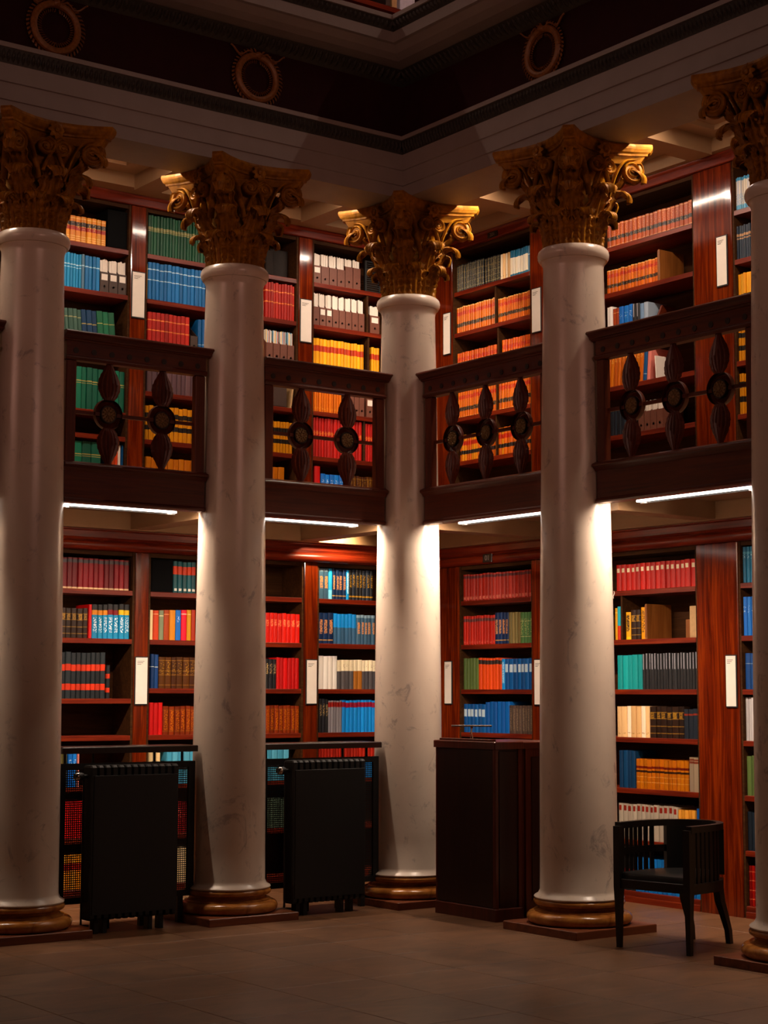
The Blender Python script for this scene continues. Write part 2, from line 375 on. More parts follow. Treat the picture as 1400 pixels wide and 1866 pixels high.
# ------------------------------------------------------------------ columns
def abacus_outline(inset, z, N=7):
    pts = []
    for q in range(4):
        a0 = q*PI/2 + PI/4; r = .535-inset; hw = .036
        ca, sa = math.cos(a0), math.sin(a0)
        c1 = (r*ca + hw*sa, r*sa - hw*ca); c2 = (r*ca - hw*sa, r*sa + hw*ca)
        a1 = a0+PI/2; d2 = (r*math.cos(a1) + hw*math.sin(a1), r*math.sin(a1) - hw*math.cos(a1))
        pts += [c1, c2]
        mx, my = (c2[0]+d2[0])/2, (c2[1]+d2[1])/2; am = a0+PI/4
        L = math.hypot(mx, my); mid = .285-inset*.8
        for i in range(1, N):
            u = i/N; k = 4*u*(1-u); x = c2[0]+(d2[0]-c2[0])*u; y = c2[1]+(d2[1]-c2[1])*u
            pts.append((x-(L-mid)*k*math.cos(am), y-(L-mid)*k*math.sin(am)))
    return [(x, y, z) for x, y in pts]
def acanthus(z0, h, r0, r1, rc, wid, lobes=5):
    # local: +x is outward; leaf climbs from z0 and curls out and down at the tip
    L1 = h
    def cl(v):
        if v < .66:
            t = v/.66; return r0+(r1-r0)*t**2.4, z0+h*t
        t = (v-.66)/.34; a = PI*1.12*t
        return r1+rc-rc*math.cos(a), z0+h+rc*math.sin(a)*.95
    def fn(u, v):
        r, z = cl(v); s = (u-.5)*2
        w_ = wid*(.80+.20*math.sin(PI*min(1, v*1.25)))
        if v > .84: w_ *= math.sqrt(max(.2, 1-((v-.84)/.16)**2*.8))
        w_ *= 1 + .13*math.sin(v*lobes*2*PI)*abs(s)
        rib = .009*math.cos(s*PI*(4 if v < .66 else 6)) - .014*s*s*(1 if v < .66 else 2.4) + .008*math.cos((v*lobes*1.15-abs(s)*.55)*2*PI)*min(1, abs(s)*1.6)*(1 if v < .66 else .3)
        ang = s*w_/max(r, .15)*.75
        rr = r+rib*(1 if v < .66 else .7)
        return (rr*math.cos(ang), rr*math.sin(ang)*1.12, z)
    return MB().sheet(fn, 20, 34, .009).mesh('acanthus_leaf', M['gilt'], True)
def volute_mesh(c, R, zt, start, th, turns=2.3):
    # spiral ribbon in the xz plane, x outward
    cx, cz = c; path = [(start[0], 0, start[1])]
    sx, sz = start; tx, tz = cx-.02, cz+R
    for i in range(1, 8):
        t = i/8; x = sx+(tx-sx)*t; z = sz+(tz-sz)*(1-(1-t)**2.2); path.append((x, 0, z))
    rad = []
    N = int(turns*16)
    for i in range(N+1):
        t = i/N; a = PI/2 - .25 - t*turns*2*PI; r = R*(1-t)**.85+.008
        path.append((cx+r*math.cos(a), 0, cz+r*math.sin(a)))
    rad = [.010]*8 + [.0115*(1-.35*i/N) for i in range(N+1)]
    mb = MB().tube(path, rad, 8)
    mb.v = [(x, y*2.35, z) for x, y, z in mb.v]
    mb.lathe([(.2*R,-th),(.25*R,0),(.2*R,th)], 12, 'y', True, (cx, 0, cz))
    mb.lathe([(R*.9,-th*.35),(R*.95,0),(R*.9,th*.35)], 20, 'y', True, (cx, 0, cz))
    return mb.mesh('volute', M['gilt'], True)
def flower_mesh():
    mb = MB().lathe([(.004,.030),(.014,.026),(.018,.012),(.018,0)][::-1], 12, 'z')
    for i in range(8):
        a = i*PI/4
        def fn(u, v, a=a):
            s = (u-.5)*2; r = .012+.042*v; w_ = .016*math.sin(PI*(.12+.82*v))
            z = .010+.012*math.sin(PI*v)-.004*s*s
            return (r*math.cos(a)-s*w_*math.sin(a), r*math.sin(a)+s*w_*math.cos(a), z)
        mb.sheet(fn, 2, 4, .004)
    return mb.mesh('rosette', M['gilt'], True)
MESH = {}
MESH['plinth'] = MB().bbox(-.3476,.3476,-.3476,.3476,0,.052,.004).mesh('plinth', M['plinth'])
def torus_prof(rm, z0, z1, k=10): return [(rm+(z1-z0)*.5*math.sin(PI*i/k), z0+(z1-z0)*(.5-.5*math.cos(PI*i/k))) for i in range(k+1)]
MESH['base'] = MB().lathe([(.2,.052)]+torus_prof(.302,.053,.126)+[(.290,.130),(.290,.137),(.268,.142),(.258,.152),(.262,.163),(.276,.166)]+torus_prof(.274,.168,.207)+[(.2,.208)], 56).mesh('base', M['scagliola'], True)
prof = [(.2,.207),(.286,.208),(.290,.216),(.286,.224),(.262,.238),(.2515,.262)]
for i in range(1, 21):
    t = i/20; prof.append((.25-.05*t**1.7, .262+(4.31-.262)*t))
prof += [(.203,4.335),(.212,4.352),(.214,4.362),(.224,4.364),(.236,4.385),(.2385,4.408),(.233,4.430),(.218,4.446),(.15,4.450)]
MESH['shaft'] = MB().lathe(prof, 64).mesh('shaft', M['marble'], True)
MESH['capital'] = MB().lathe([(.185,4.448),(.19,4.6),(.205,4.78),(.24,4.92),(.285,5.0),(.29,5.018)], 32).mesh('capital', M['gilt'], True)
MESH['abacus'] = MB().stack([abacus_outline(a, z) for a, z in ((.085,5.012),(.060,5.048),(.055,5.058),(.036,5.062),(.034,5.074),(.016,5.086),(.003,5.108),(0,5.122),(.004,5.138))]).mesh('abacus', M['gilt'])
MESH['leaf_low'] = acanthus(4.45, .180, .198, .236, .036, .094)
MESH['leaf_high'] = acanthus(4.45, .325, .196, .282, .050, .104, 7)
MESH['leaf_stem'] = acanthus(4.60, .235, .205, .318, .054, .085, 5)
MESH['volute'] = volute_mesh((.395,4.962), .072, 5.03, (.215,4.76), .024)
MESH['helix'] = volute_mesh((.085,4.965), .048, 5.01, (.20,4.80), .014, 2.0)
MESH['rosette'] = flower_mesh()
def column(x, y, label):
    t = thing('column', label, 'column', (x, y, 0))
    obj('plinth', MESH['plinth'], t)['label'] = 'square red brown plinth'
    obj('base', MESH['base'], t)['label'] = 'moulded ochre stone base'
    obj('shaft', MESH['shaft'], t)
    c = obj('capital', MESH['capital'], t); c['label'] = 'gilded leafy capital'
    obj('abacus', MESH['abacus'], c)
    for k in range(8): obj('acanthus_leaf', MESH['leaf_low'], c, rot=(0,0,k*PI/4+PI/8))
    for k in range(8): obj('acanthus_leaf', MESH['leaf_high'], c, rot=(0,0,k*PI/4))
    for k in range(4):
        a = k*PI/2+PI/4
        obj('acanthus_leaf', MESH['leaf_stem'], c, rot=(0,0,a), scale=(1.12,1,1.04), loc=(0,0,-.12))
        for s in (-1, 1):
            # corner scrolls, each turned toward its own face and meeting under the horn
            th = a-s*.50; cc = Vector((.395*math.cos(a)-s*.030*math.sin(a), .395*math.sin(a)+s*.030*math.cos(a), 0))
            obj('volute', MESH['volute'], c, loc=cc-Vector((.395*math.cos(th), .395*math.sin(th), 0)), rot=(0,0,th))
        b = k*PI/2; ca, sa = math.cos(b), math.sin(b)
        for s in (-1, 1):
            # small spirals meeting at the middle of each face
            obj('volute', MESH['helix'], c, loc=(.285*ca-.155*s*sa, .285*sa+.155*s*ca, 0), rot=(0,0,b-s*PI/2), scale=(1.15,1,1))
        obj('rosette', MESH['rosette'], c, loc=(.298*ca, .298*sa, 5.072), rot=(0,PI/2,b))
    return t
column(-2*SL, 0, 'white marble column at the left edge of the picture')
column(-SL, 0, 'white marble column second from the left, between the two radiators')
column(0, 0, 'white marble column in the corner where both colonnades meet')
column(0, -SR, 'white marble column fourth from the left, beside the lectern')
column(0, -2*SR, 'white marble column cut off by the right picture edge')
column(-3*SL, 0, 'marble column beyond the left picture edge')

# ------------------------------------------------------------------ gilt wreaths on the frieze
def wreath(wing, lx, z, label):
    t = thing('wreath', label, 'wreath', W(wing, lx, -.2165, z), RZ[wing], 'gilt wreaths on the frieze')
    R = .155; mb = MB()
    for i in range(44):
        a = 2*PI*i/44 + PI/2; side = 1 if i < 22 else -1
        for k, (dr, dy) in enumerate(((-.026,-.020),(0,-.034),(.026,-.020))):
            cx, cz = (R+dr)*math.cos(a), (R+dr)*math.sin(a); da = .16*side*-1
            tip = (R+dr*2.1); ta = a+side*.17
            p0 = Vector((cx, dy*.5, cz)); p1 = Vector((tip*math.cos(ta), dy*1.15, tip*math.sin(ta)))
            m = (p0+p1)/2; rad = Vector((math.cos(a), 0, math.sin(a)))*.013
            mb.add([p0, m+rad, p1, m-rad, m+Vector((0,-.012,0)), m+Vector((0,.008,0))], [(0,1,4),(1,2,4),(2,3,4),(3,0,4),(1,0,5),(2,1,5),(3,2,5),(0,3,5)])
    lw = part('leaf_ring', mb, 'wreath', t)
    part('ring_core', MB().tube([(R*math.cos(2*PI*i/36), -.016, R*math.sin(2*PI*i/36)) for i in range(37)], .024, 8), 'wreath', t, True)
    for s in (-1, 1):
        path = [(s*(.03+.19*u), -.02-.006*math.sin(u*9), .155+.022*math.sin(u*7.5)+(.02 if u > .5 else 0)*u) for u in [i/14 for i in range(15)]]
        part('ribbon', MB().tube(path, [.012*(1-.5*i/14) for i in range(15)], 6, .006), 'wreath', t, True)
    part('knot', MB().lathe([(.004,-.03),(.022,-.016),(.026,0),(.022,.016),(.004,.03)], 10, 'y', True, (0,-.03,.158)), 'wreath', t, True)
wreath('L', -1.503, 5.775, 'dull gold laurel wreath on the frieze above the second column')
wreath('L', -3.035, 5.775, 'dull gold laurel wreath on the frieze at the upper left picture corner')
wreath('R', 1.793, 5.775, 'dull gold laurel wreath on the frieze above the fourth column')

# ------------------------------------------------------------------ balcony railings
def rosette_disc():
    mb = MB().lathe([(.002,.012),(.010,.011),(.014,.006),(.050,.004),(.056,0)][::-1], 20, 'y')
    for ring, (r0, L, k) in enumerate(((.012,.022,8),(.030,.024,12))):
        for i in range(k):
            a = 2*PI*(i+.5*ring)/k; ca, sa = math.cos(a), math.sin(a); w_ = .007 if ring == 0 else .0075
            P = [(r0, 0, -.005), (r0+L*.5, w_, -.007), (r0+L, 0, -.005), (r0+L*.5, -w_, -.007), (r0+L*.5, 0, -.015)]
            mb.add([(x*ca-y*sa, z, x*sa+y*ca) for x, y, z in P], [(0,1,4),(1,2,4),(2,3,4),(3,0,4)])
    return mb.mesh('rosette', M['brass'])
def palm_leaf(up):
    H = .245
    def fn(u, v):
        s = (u-.5)*2; k = v
        pts = ((0,.45),(.12,.74),(.30,1.0),(.48,.98),(.64,.78),(.80,.46),(.92,.24),(1,.20))
        for (ka, wa), (kb, wb) in zip(pts, pts[1:]):
            if ka <= k <= kb: w_ = .076*(wa+(wb-wa)*(k-ka)/(kb-ka))
        w_ *= 1+.10*((k*7) % 1.0-.5)*abs(s)
        rib = -.012*(1-s*s)-.005*math.cos(s*PI*5)
        return (s*w_, rib*math.sin(PI*(.08+.84*k))-.004, (1 if up else -1)*(.085+H*k))
    return MB().sheet(fn, 20, 36, -.010 if up else .010).mesh('palm_leaf', M['rail_v'], True)
MESH['med'] = MB().lathe([(.058,.014),(.058,-.010),(.066,-.014),(.072,-.022),(.082,-.026),(.090,-.020),(.094,-.024),(.102,-.018),(.104,0),(.100,.014)], 40, 'y', False).mesh('medallion', M['rail_v'], True)
MESH['med_back'] = MB().lathe([(.060,.010),(.060,-.004)], 32, 'y').mesh('medallion_disc', M['rail_dark'])
MESH['med_ros'] = rosette_disc(); MESH['palm_up'] = palm_leaf(True); MESH['palm_dn'] = palm_leaf(False)
MESH['boss'] = MB().lathe([(.019,.004),(.019,-.003),(.012,-.008),(.003,-.010)], 16, 'y').mesh('boss', M['rail_dark'], True)
def railing(wing, c, half, meds, label):
    t = thing('balcony_railing', label, 'railing', W(wing, c, 0, 2.73), RZ[wing])
    def P(name, prof, mat, x=half, ins=0):
        # profile extruded along x: (y, z)
        return part(name, MB().prism([(y, z) for y, z in prof], -x+ins, x-ins, 'x'), mat, t)
    P('bottom_moulding', [(.035,0),(.035,.032),(-.034,.032),(-.046,.022),(-.048,.010),(-.040,0)], 'rail_h')
    P('fascia_board', [(.035,.032),(.035,.208),(-.030,.208),(-.030,.032)], 'rail_h')
    P('base_moulding', [(.035,.208),(.035,.270),(-.030,.270),(-.046,.262),(-.060,.256),(-.066,.246),(-.064,.238),(-.050,.228),(-.040,.216),(-.034,.208)], 'rail_h', half+.012)
    for s in (-1, 1):
        part('stile', MB().bbox(s*half-(.075 if s > 0 else 0), s*half+(0 if s > 0 else .075), -.028, .028, .270, .935, .006), 'rail_v', t)
    P('mid_bar', [(.000,.588),(.016,.588),(.016,.612),(.000,.612)], 'rail_h', half, .07)
    P('lower_lip', [(.03,.935),(.03,.968),(-.032,.968),(-.042,.960),(-.044,.950),(-.034,.935)], 'rail_h', half+.006)
    P('frieze_board', [(.03,.968),(.03,1.060),(-.030,1.060),(-.030,.968)], 'rail_h')
    P('hand_rail', [(.05,1.060),(.06,1.10),(.05,1.120),(-.085,1.120),(-.092,1.112),(-.092,1.104),(-.078,1.096),(-.066,1.086),(-.060,1.080),(-.058,1.072),(-.048,1.070),(-.038,1.060)], 'rail_h', half+.03)
    nb = int(round(2*half/.131))
    for i in range(nb): obj('boss', MESH['boss'], t, (-half+(i+.5)*2*half/nb, -.030, .998))
    for x in meds:
        m = obj('medallion', MESH['med'], t, (x-c, 0, .602))
        obj('medallion_disc', MESH['med_back'], m); obj('rosette', MESH['med_ros'], m, (0,-.006,0))['label'] = 'brass flower rosette'
        obj('palm_leaf', MESH['palm_up'], t, (x-c, 0, .612)); obj('palm_leaf', MESH['palm_dn'], t, (x-c, 0, .592))
railing('L', -.762, .522, (-.962, -.562), 'dark carved balcony railing between second column and corner column')
railing('L', -2.287, .522, (-2.487, -2.087), 'dark carved balcony railing between first and second columns')
railing('L', -3.812, .522, (-4.012, -3.612), 'dark carved balcony railing left of the first column')
railing('R', .91, .672, (.535, .91, 1.285), 'dark carved balcony railing between corner column and fourth column')
railing('R', 2.731, .672, (2.356, 2.731, 3.106), 'dark carved balcony railing between fourth and fifth columns')
BOOKS = """
L1|lo|2.27|maroon|13|-2.093|-1.538|0.23|0|maroon book with grey title label, lower gallery top shelf, left of first pilaster
L1|lo|1.907|darkleather|5|-2.098|-1.872|0.22|0|dark leather book with gilt bands, lower gallery second shelf, left of first pilaster
L1|lo|1.907|redplain|1|-1.868|-1.841|0.252|0|thin red book, lower gallery second shelf, left of first pilaster
L1|lo|1.907|skyo|3|-1.841|-1.71|0.255|0|sky blue book with orange band, lower gallery second shelf, left of first pilaster
L1|lo|1.907|skyr|2|-1.71|-1.618|0.258|0|sky blue book with dark red band, lower gallery second shelf, left of first pilaster
L1|lo|1.907|skyy|2|-1.618|-1.526|0.261|0|sky blue book with yellow band, lower gallery second shelf, left of first pilaster
L1|lo|1.463|blackred|9|-2.09|-1.72|0.338|0|black book with two red bands, lower gallery third shelf, left of first pilaster
L1|lo|1.463|blackred|1|-1.714|-1.682|0.248|0|short black book with orange bands, lower gallery third shelf, left of first pilaster
L1|lo|0.82|olive|2|-2.081|-2.02|0.246|0|olive brown book, lower gallery fifth shelf, left of first pilaster
L1|lo|0.82|brightblue|2|-2.012|-1.941|0.252|0|bright blue book behind the radiator cover, lower gallery fifth shelf, left of first pilaster
L1|lo|0.82|pinkplain|1|-1.937|-1.919|0.26|0|thin pink book, lower gallery fifth shelf, left of first pilaster
L1|lo|0.45|redplain|6|-2.095|-1.889|0.27|0|plain red book, lower gallery sixth shelf, left of first pilaster
L1|lo|0.08|tanred|5|-2.086|-1.88|0.254|0|tan book with red square, lower gallery lowest shelf, left of first pilaster
L2|lo|2.27|tealred|5|-1.16|-0.957|0.241|0|teal book with orange red band, lower gallery top shelf, right of first pilaster
L2|lo|1.907|creamplain|1|-1.358|-1.325|0.223|0|cream book, lower gallery second shelf, right of first pilaster
L2|lo|1.907|orangered|1|-1.325|-1.278|0.224|0|orange red book beside the cream one, lower gallery second shelf, right of first pilaster
L2|lo|1.907|greygreen|1|-1.278|-1.235|0.226|0|grey green book between red and rust, lower gallery second shelf, right of first pilaster
L2|lo|1.907|rust|1|-1.235|-1.183|0.227|0|rust brown book, lower gallery second shelf, right of first pilaster
L2|lo|1.907|amber|1|-1.183|-1.13|0.229|0|amber book, lower gallery second shelf, right of first pilaster
L2|lo|1.907|brightblue|1|-1.13|-1.082|0.23|0|bright blue book, lower gallery second shelf, right of first pilaster
L2|lo|1.907|pinkred|1|-1.082|-1.034|0.232|0|pinkish red book, lower gallery second shelf, right of first pilaster
L2|lo|1.907|gold|1|-1.034|-0.995|0.233|0|golden yellow book, lower gallery second shelf, right of first pilaster
L2|lo|1.907|rust2|1|-0.995|-0.956|0.234|0|brick red book against the column, lower gallery second shelf, right of first pilaster
L2|lo|1.54|navyplain|2|-1.342|-1.276|0.258|0|navy blue book, lower gallery third shelf, right of first pilaster
L2|lo|1.54|brownleather|6|-1.271|-0.95|0.24|0|brown leather book with gilt spine, lower gallery third shelf, right of first pilaster
L2|lo|1.19|redplain|3|-1.349|-1.232|0.24|0|plain bright red book, lower gallery fourth shelf, right of first pilaster
L2|lo|1.19|russet|6|-1.231|-0.944|0.215|0|russet leather book with gilt bands, lower gallery fourth shelf, right of first pilaster
L2|lo|0.82|creamplain|3|-1.347|-1.244|0.236|0|small cream book, lower gallery fifth shelf, right of first pilaster
L2|lo|0.82|paleblue|5|-1.188|-0.939|0.257|0|pale blue book with black square, lower gallery fifth shelf, right of first pilaster
L2|lo|0.45|darkred|8|-1.251|-0.933|0.231|0|dark red book, lower gallery sixth shelf, right of first pilaster
L2|lo|0.08|creamplain|8|-1.269|-0.928|0.261|0|cream book, lower gallery lowest shelf, right of first pilaster
L2r|lo|1.907|redgilt|8|-0.325|0.009|0.233|0|red book with faint gilt title, lower gallery second shelf, left of second pilaster
L2r|lo|1.54|blackgilt|3|-0.316|-0.213|0.235|0|black book with gilt title, lower gallery third shelf, left of second pilaster
L2r|lo|1.54|redplain|6|-0.213|0.038|0.246|0|plain red book, lower gallery third shelf, left of second pilaster
L2r|lo|1.19|russet|8|-0.312|0.036|0.217|0|russet leather book with gilt bands, lower gallery fourth shelf, left of second pilaster
L2r|lo|0.82|paleblue|4|-0.298|-0.071|0.259|0|pale blue book with black square, lower gallery fifth shelf, left of second pilaster
L2r|lo|0.45|greenplain|5|-0.304|-0.067|0.229|0|grey green book, lower gallery sixth shelf, left of second pilaster
L3|lo|2.27|navya|2|0.193|0.29|0.248|0|slate blue book with copper title, lower gallery top shelf, right of second pilaster
L3|lo|2.27|skyplain|1|0.29|0.328|0.251|0|pale sky blue book, lower gallery top shelf, right of second pilaster
L3|lo|2.27|navyb|4|0.328|0.465|0.255|0|navy book with copper title, lower gallery top shelf, right of second pilaster
L3|lo|2.27|skyplain2|1|0.465|0.493|0.259|0|thin bright blue book, lower gallery top shelf, right of second pilaster
L3|lo|2.27|navyc|7|0.493|0.739|0.265|0|black book with gold title block, lower gallery top shelf, right of second pilaster
L3|lo|1.907|navyb|3|0.19|0.336|0.249|0|navy book with copper title, lower gallery second shelf, right of second pilaster
L3|lo|1.907|steelblue|6|0.342|0.572|0.246|0|steel blue book with bright blue top, lower gallery second shelf, right of second pilaster
L3|lo|1.907|navya|5|0.572|0.757|0.243|0|slate blue book with copper title, lower gallery second shelf, right of second pilaster
L3|lo|1.54|whiteplain|4|0.193|0.382|0.269|0|tall white book, lower gallery third shelf, right of second pilaster
L3|lo|1.54|creamgrey|4|0.382|0.541|0.236|0|grey book with cream top, lower gallery third shelf, right of second pilaster
L3|lo|1.54|creambrown|2|0.541|0.63|0.238|0|tan brown book with cream top, lower gallery third shelf, right of second pilaster
L3|lo|1.54|creamgrey2|4|0.63|0.77|0.239|0|charcoal book with cream top, lower gallery third shelf, right of second pilaster
L3|lo|1.19|blackgilt|3|0.201|0.292|0.269|0|black book with gilt title, lower gallery fourth shelf, right of second pilaster
L3|lo|1.19|greyred|5|0.292|0.428|0.256|0|grey book with red band, lower gallery fourth shelf, right of second pilaster
L3|lo|1.19|bluered|9|0.428|0.771|0.26|0|bright blue book with dark red band, lower gallery fourth shelf, right of second pilaster
L3|lo|0.82|redblue|20|0.204|0.772|0.248|0|blue book with red upper half, lower gallery fifth shelf, right of second pilaster
R1|lo|2.27|rose|21|-1.066|-0.173|0.219|0|rose red book with dark title label, lower gallery top shelf, corner bay
R1|lo|1.907|red2|12|-1.06|-0.634|0.237|0|red book with dark title label, lower gallery second shelf, corner bay
R1|lo|1.907|navyb|4|-0.634|-0.456|0.254|0|navy book with copper title, lower gallery second shelf, corner bay
R1|lo|1.907|olivetan|4|-0.456|-0.315|0.248|0|olive tan book, lower gallery second shelf, corner bay
R1|lo|1.907|greengilt|4|-0.315|-0.169|0.247|0|green book with gilt lines, lower gallery second shelf, corner bay
R1|lo|1.54|olivegreen|5|-1.061|-0.839|0.255|0|olive green book, lower gallery third shelf, corner bay
R1|lo|1.54|orangeblack|7|-0.839|-0.547|0.255|0|orange red book with black band, lower gallery third shelf, corner bay
R1|lo|1.54|skyplain2|1|-0.547|-0.506|0.248|0|thin sky blue book, lower gallery third shelf, corner bay
R1|lo|1.54|bluewhite|7|-0.506|-0.173|0.246|0|blue book with pale label, lower gallery third shelf, corner bay
R1|lo|1.19|bluewhite|6|-1.077|-0.757|0.231|0|blue book with pale label, lower gallery fourth shelf, corner bay
R1|lo|1.19|royalblue|6|-0.757|-0.455|0.25|0|plain royal blue book, lower gallery fourth shelf, corner bay
R1|lo|1.19|greyleather|8|-0.455|-0.164|0.222|0|grey brown leather book, lower gallery fourth shelf, corner bay
R2|lo|2.27|redlabel|16|0.785|1.592|0.196|0|bright red book with cream label, lower gallery top shelf, left of wide pilaster
R2|lo|1.907|gold|1|0.761|0.791|0.239|0|thin yellow book beside the column, lower gallery second shelf, left of wide pilaster
R2|lo|1.907|tealred2|1|0.791|0.826|0.246|0|thin teal and red book, lower gallery second shelf, left of wide pilaster
R2|lo|1.907|yellowdark|1|0.877|0.929|0.205|0|yellow book, lower gallery second shelf, left of wide pilaster
R2|lo|1.907|darkleather|2|0.929|1.032|0.219|0|dark leather book with gilt bands, lower gallery second shelf, left of wide pilaster
R2|lo|1.907|yellowdark2|1|1.032|1.083|0.236|0|orange yellow book against the bookend, lower gallery second shelf, left of wide pilaster
R2|lo|1.54|teal|5|0.779|1.043|0.252|0|teal book, lower gallery third shelf, left of wide pilaster
R2|lo|1.54|blackwhite|19|1.049|1.593|0.261|0|black book with pale vertical title, lower gallery third shelf, left of wide pilaster
R2|lo|1.19|creamplain2|7|0.773|1.114|0.227|0|cream paperback, lower gallery fourth shelf, left of wide pilaster
R2|lo|1.19|darkleather|6|1.114|1.447|0.225|0|dark leather book with gilt bands, lower gallery fourth shelf, left of wide pilaster
R2|lo|1.19|navyred|3|1.452|1.59|0.212|0|dark navy book with red mark, lower gallery fourth shelf, left of wide pilaster
R2|lo|0.82|darkblue|4|0.79|0.957|0.271|0|dark blue book, lower gallery fifth shelf, left of wide pilaster
R2|lo|0.82|tanbands|13|0.967|1.482|0.214|0|orange tan book with dark bands, lower gallery fifth shelf, left of wide pilaster
R2|lo|0.82|greyband|2|1.493|1.593|0.239|0|grey book with two brown bands, lower gallery fifth shelf, left of wide pilaster
R2|lo|0.45|greysquares|13|0.778|1.379|0.256|0|pale grey book with two red squares, lower gallery sixth shelf, left of wide pilaster
R2|lo|0.45|apricot|5|1.384|1.548|0.238|0|apricot paperback, lower gallery sixth shelf, left of wide pilaster
R2|lo|0.45|royalblue|1|1.559|1.59|0.255|0|thin blue book against the pilaster, lower gallery sixth shelf, left of wide pilaster
R2|lo|0.08|blackred2|3|0.789|0.948|0.237|0|black red-banded book behind armchair, lower gallery lowest shelf, left of wide pilaster
R2|lo|0.08|brightblue2|14|0.948|1.587|0.245|0|bright blue book behind the armchair, lower gallery lowest shelf, left of wide pilaster
R3|lo|2.27|tealblue|3|2.011|2.135|0.258|0|teal blue book, lower gallery top shelf, right of wide pilaster
R3|lo|1.907|brightblue|3|2.017|2.131|0.269|0|bright blue book, lower gallery second shelf, right of wide pilaster
R3|lo|1.54|darkblue2|2|2.032|2.121|0.248|0|dark blue book, lower gallery third shelf, right of wide pilaster
R3|lo|1.19|lightgrey|3|1.975|2.118|0.295|0|light grey book, lower gallery fourth shelf, right of wide pilaster
R3|lo|0.82|olivegreen|2|2.02|2.118|0.27|0|olive green book, lower gallery fifth shelf, right of wide pilaster
R3|lo|0.45|navydark|2|2.02|2.108|0.26|0|black blue book, lower gallery sixth shelf, right of wide pilaster
R3|lo|0.08|redlines|3|1.971|2.108|0.271|0|dark red book with gilt lines, lower gallery lowest shelf, right of wide pilaster
L1|up|4.9|tanlaw|8|-2.098|-1.745|0.203|0|tan book with black and red labels, upper gallery top shelf, left of first pilaster
L1|up|4.545|lightblue|6|-2.096|-1.947|0.266|0|light blue book with white lines, upper gallery second shelf, left of first pilaster
L1|up|4.545|greyblue|1|-1.946|-1.919|0.271|0|grey blue book, upper gallery second shelf, left of first pilaster
L1|up|4.545|midblue|4|-1.918|-1.79|0.262|0|mid blue book with white lines, upper gallery second shelf, left of first pilaster
L1|up|4.19|greygreen2|5|-2.104|-1.932|0.195|5|grey green book leaning left, upper gallery third shelf, left of first pilaster
L1|up|4.19|navygilt|3|-1.932|-1.804|0.198|5|navy book leaning left, upper gallery third shelf, left of first pilaster
L1|up|4.19|greengilt2|3|-1.803|-1.655|0.204|5|green book leaning left, upper gallery third shelf, left of first pilaster
L1|up|3.63|greengilt3|11|-2.057|-1.534|0.319|0|green book behind the railing, upper gallery fourth shelf, left of first pilaster
L1|up|3.09|greengilt3|4|-2.058|-1.754|0.295|0|broad green book, upper gallery lowest shelf, left of first pilaster
L1|up|3.09|navyplain|1|-1.711|-1.684|0.225|0|short navy book, upper gallery lowest shelf, left of first pilaster
L1|up|3.09|rust|2|-1.684|-1.638|0.249|0|rust brown book, upper gallery lowest shelf, left of first pilaster
L1|up|3.09|orangered|1|-1.639|-1.611|0.29|0|orange red book, upper gallery lowest shelf, left of first pilaster
L1|up|3.09|whiteplain|1|-1.611|-1.587|0.293|0|white book, upper gallery lowest shelf, left of first pilaster
L1|up|3.09|slateblue|3|-1.587|-1.531|0.292|0|slate blue book, upper gallery lowest shelf, left of first pilaster
L2|up|4.9|greenlines|20|-1.385|-0.853|0.329|0|dark green book with gilt lines, upper gallery top shelf, right of first pilaster
L2|up|4.545|gold|1|-1.393|-1.379|0.282|0|thin yellow book against pilaster, upper gallery second shelf, right of first pilaster
L2|up|4.545|bluedash|15|-1.378|-0.857|0.296|0|blue book with white dashes, upper gallery second shelf, right of first pilaster
L2|up|4.19|redgilt2|10|-1.376|-1.001|0.259|0|red book with gilt lines, upper gallery third shelf, right of first pilaster
L2|up|4.19|slateblue|2|-0.921|-0.856|0.26|0|slate blue book beside the column, upper gallery third shelf, right of first pilaster
L2|up|3.82|mauve|10|-1.372|-0.934|0.185|0|grey mauve book behind the railing, upper gallery fourth shelf, right of first pilaster
L2|up|3.445|tantwo|12|-1.381|-0.935|0.269|0|tan book with two black bands, upper gallery fifth shelf, right of first pilaster
L2|up|3.09|tanlow|9|-1.374|-0.928|0.224|0|tan book with black band, upper gallery lowest shelf, right of first pilaster
L2r|up|4.545|redgilt2|11|-0.299|0.038|0.298|0|red book with gilt lines, upper gallery second shelf, left of second pilaster
L2r|up|3.445|tantwo|9|-0.287|-0.027|0.257|0|tan book with two black bands, upper gallery fifth shelf, left of second pilaster
L2r|up|3.09|tanlow|3|-0.272|-0.098|0.237|0|broad tan book with black band, upper gallery lowest shelf, left of second pilaster
L3|up|4.19|yellowred|15|0.172|0.692|0.247|0|yellow book with red band, upper gallery third shelf, right of second pilaster
L3|up|4.19|yellowred|3|0.767|0.853|0.237|0|yellow red-banded book beyond the partition, upper gallery third shelf, right of second pilaster
L3|up|3.82|orangeplain|12|0.143|0.463|0.203|0|orange book, upper gallery fourth shelf, right of second pilaster
L3|up|3.445|red3|16|0.178|0.672|0.327|0|red book with gilt marks, upper gallery fifth shelf, right of second pilaster
L3|up|3.445|red3|4|0.707|0.809|0.322|0|red book beyond the partition, upper gallery fifth shelf, right of second pilaster
L3|up|3.09|redplain|1|0.192|0.252|0.274|0|plain red book beside the pilaster, upper gallery lowest shelf, right of second pilaster
L3|up|3.09|brightblue|5|0.258|0.484|0.217|0|bright blue book, upper gallery lowest shelf, right of second pilaster
L3|up|3.09|brownleather|9|0.562|0.811|0.223|0|brown leather book, upper gallery lowest shelf, right of second pilaster
R1|up|4.9|blackgold|15|-1.123|-0.757|0.234|0|black book with gold tooling, upper gallery top shelf, corner bay
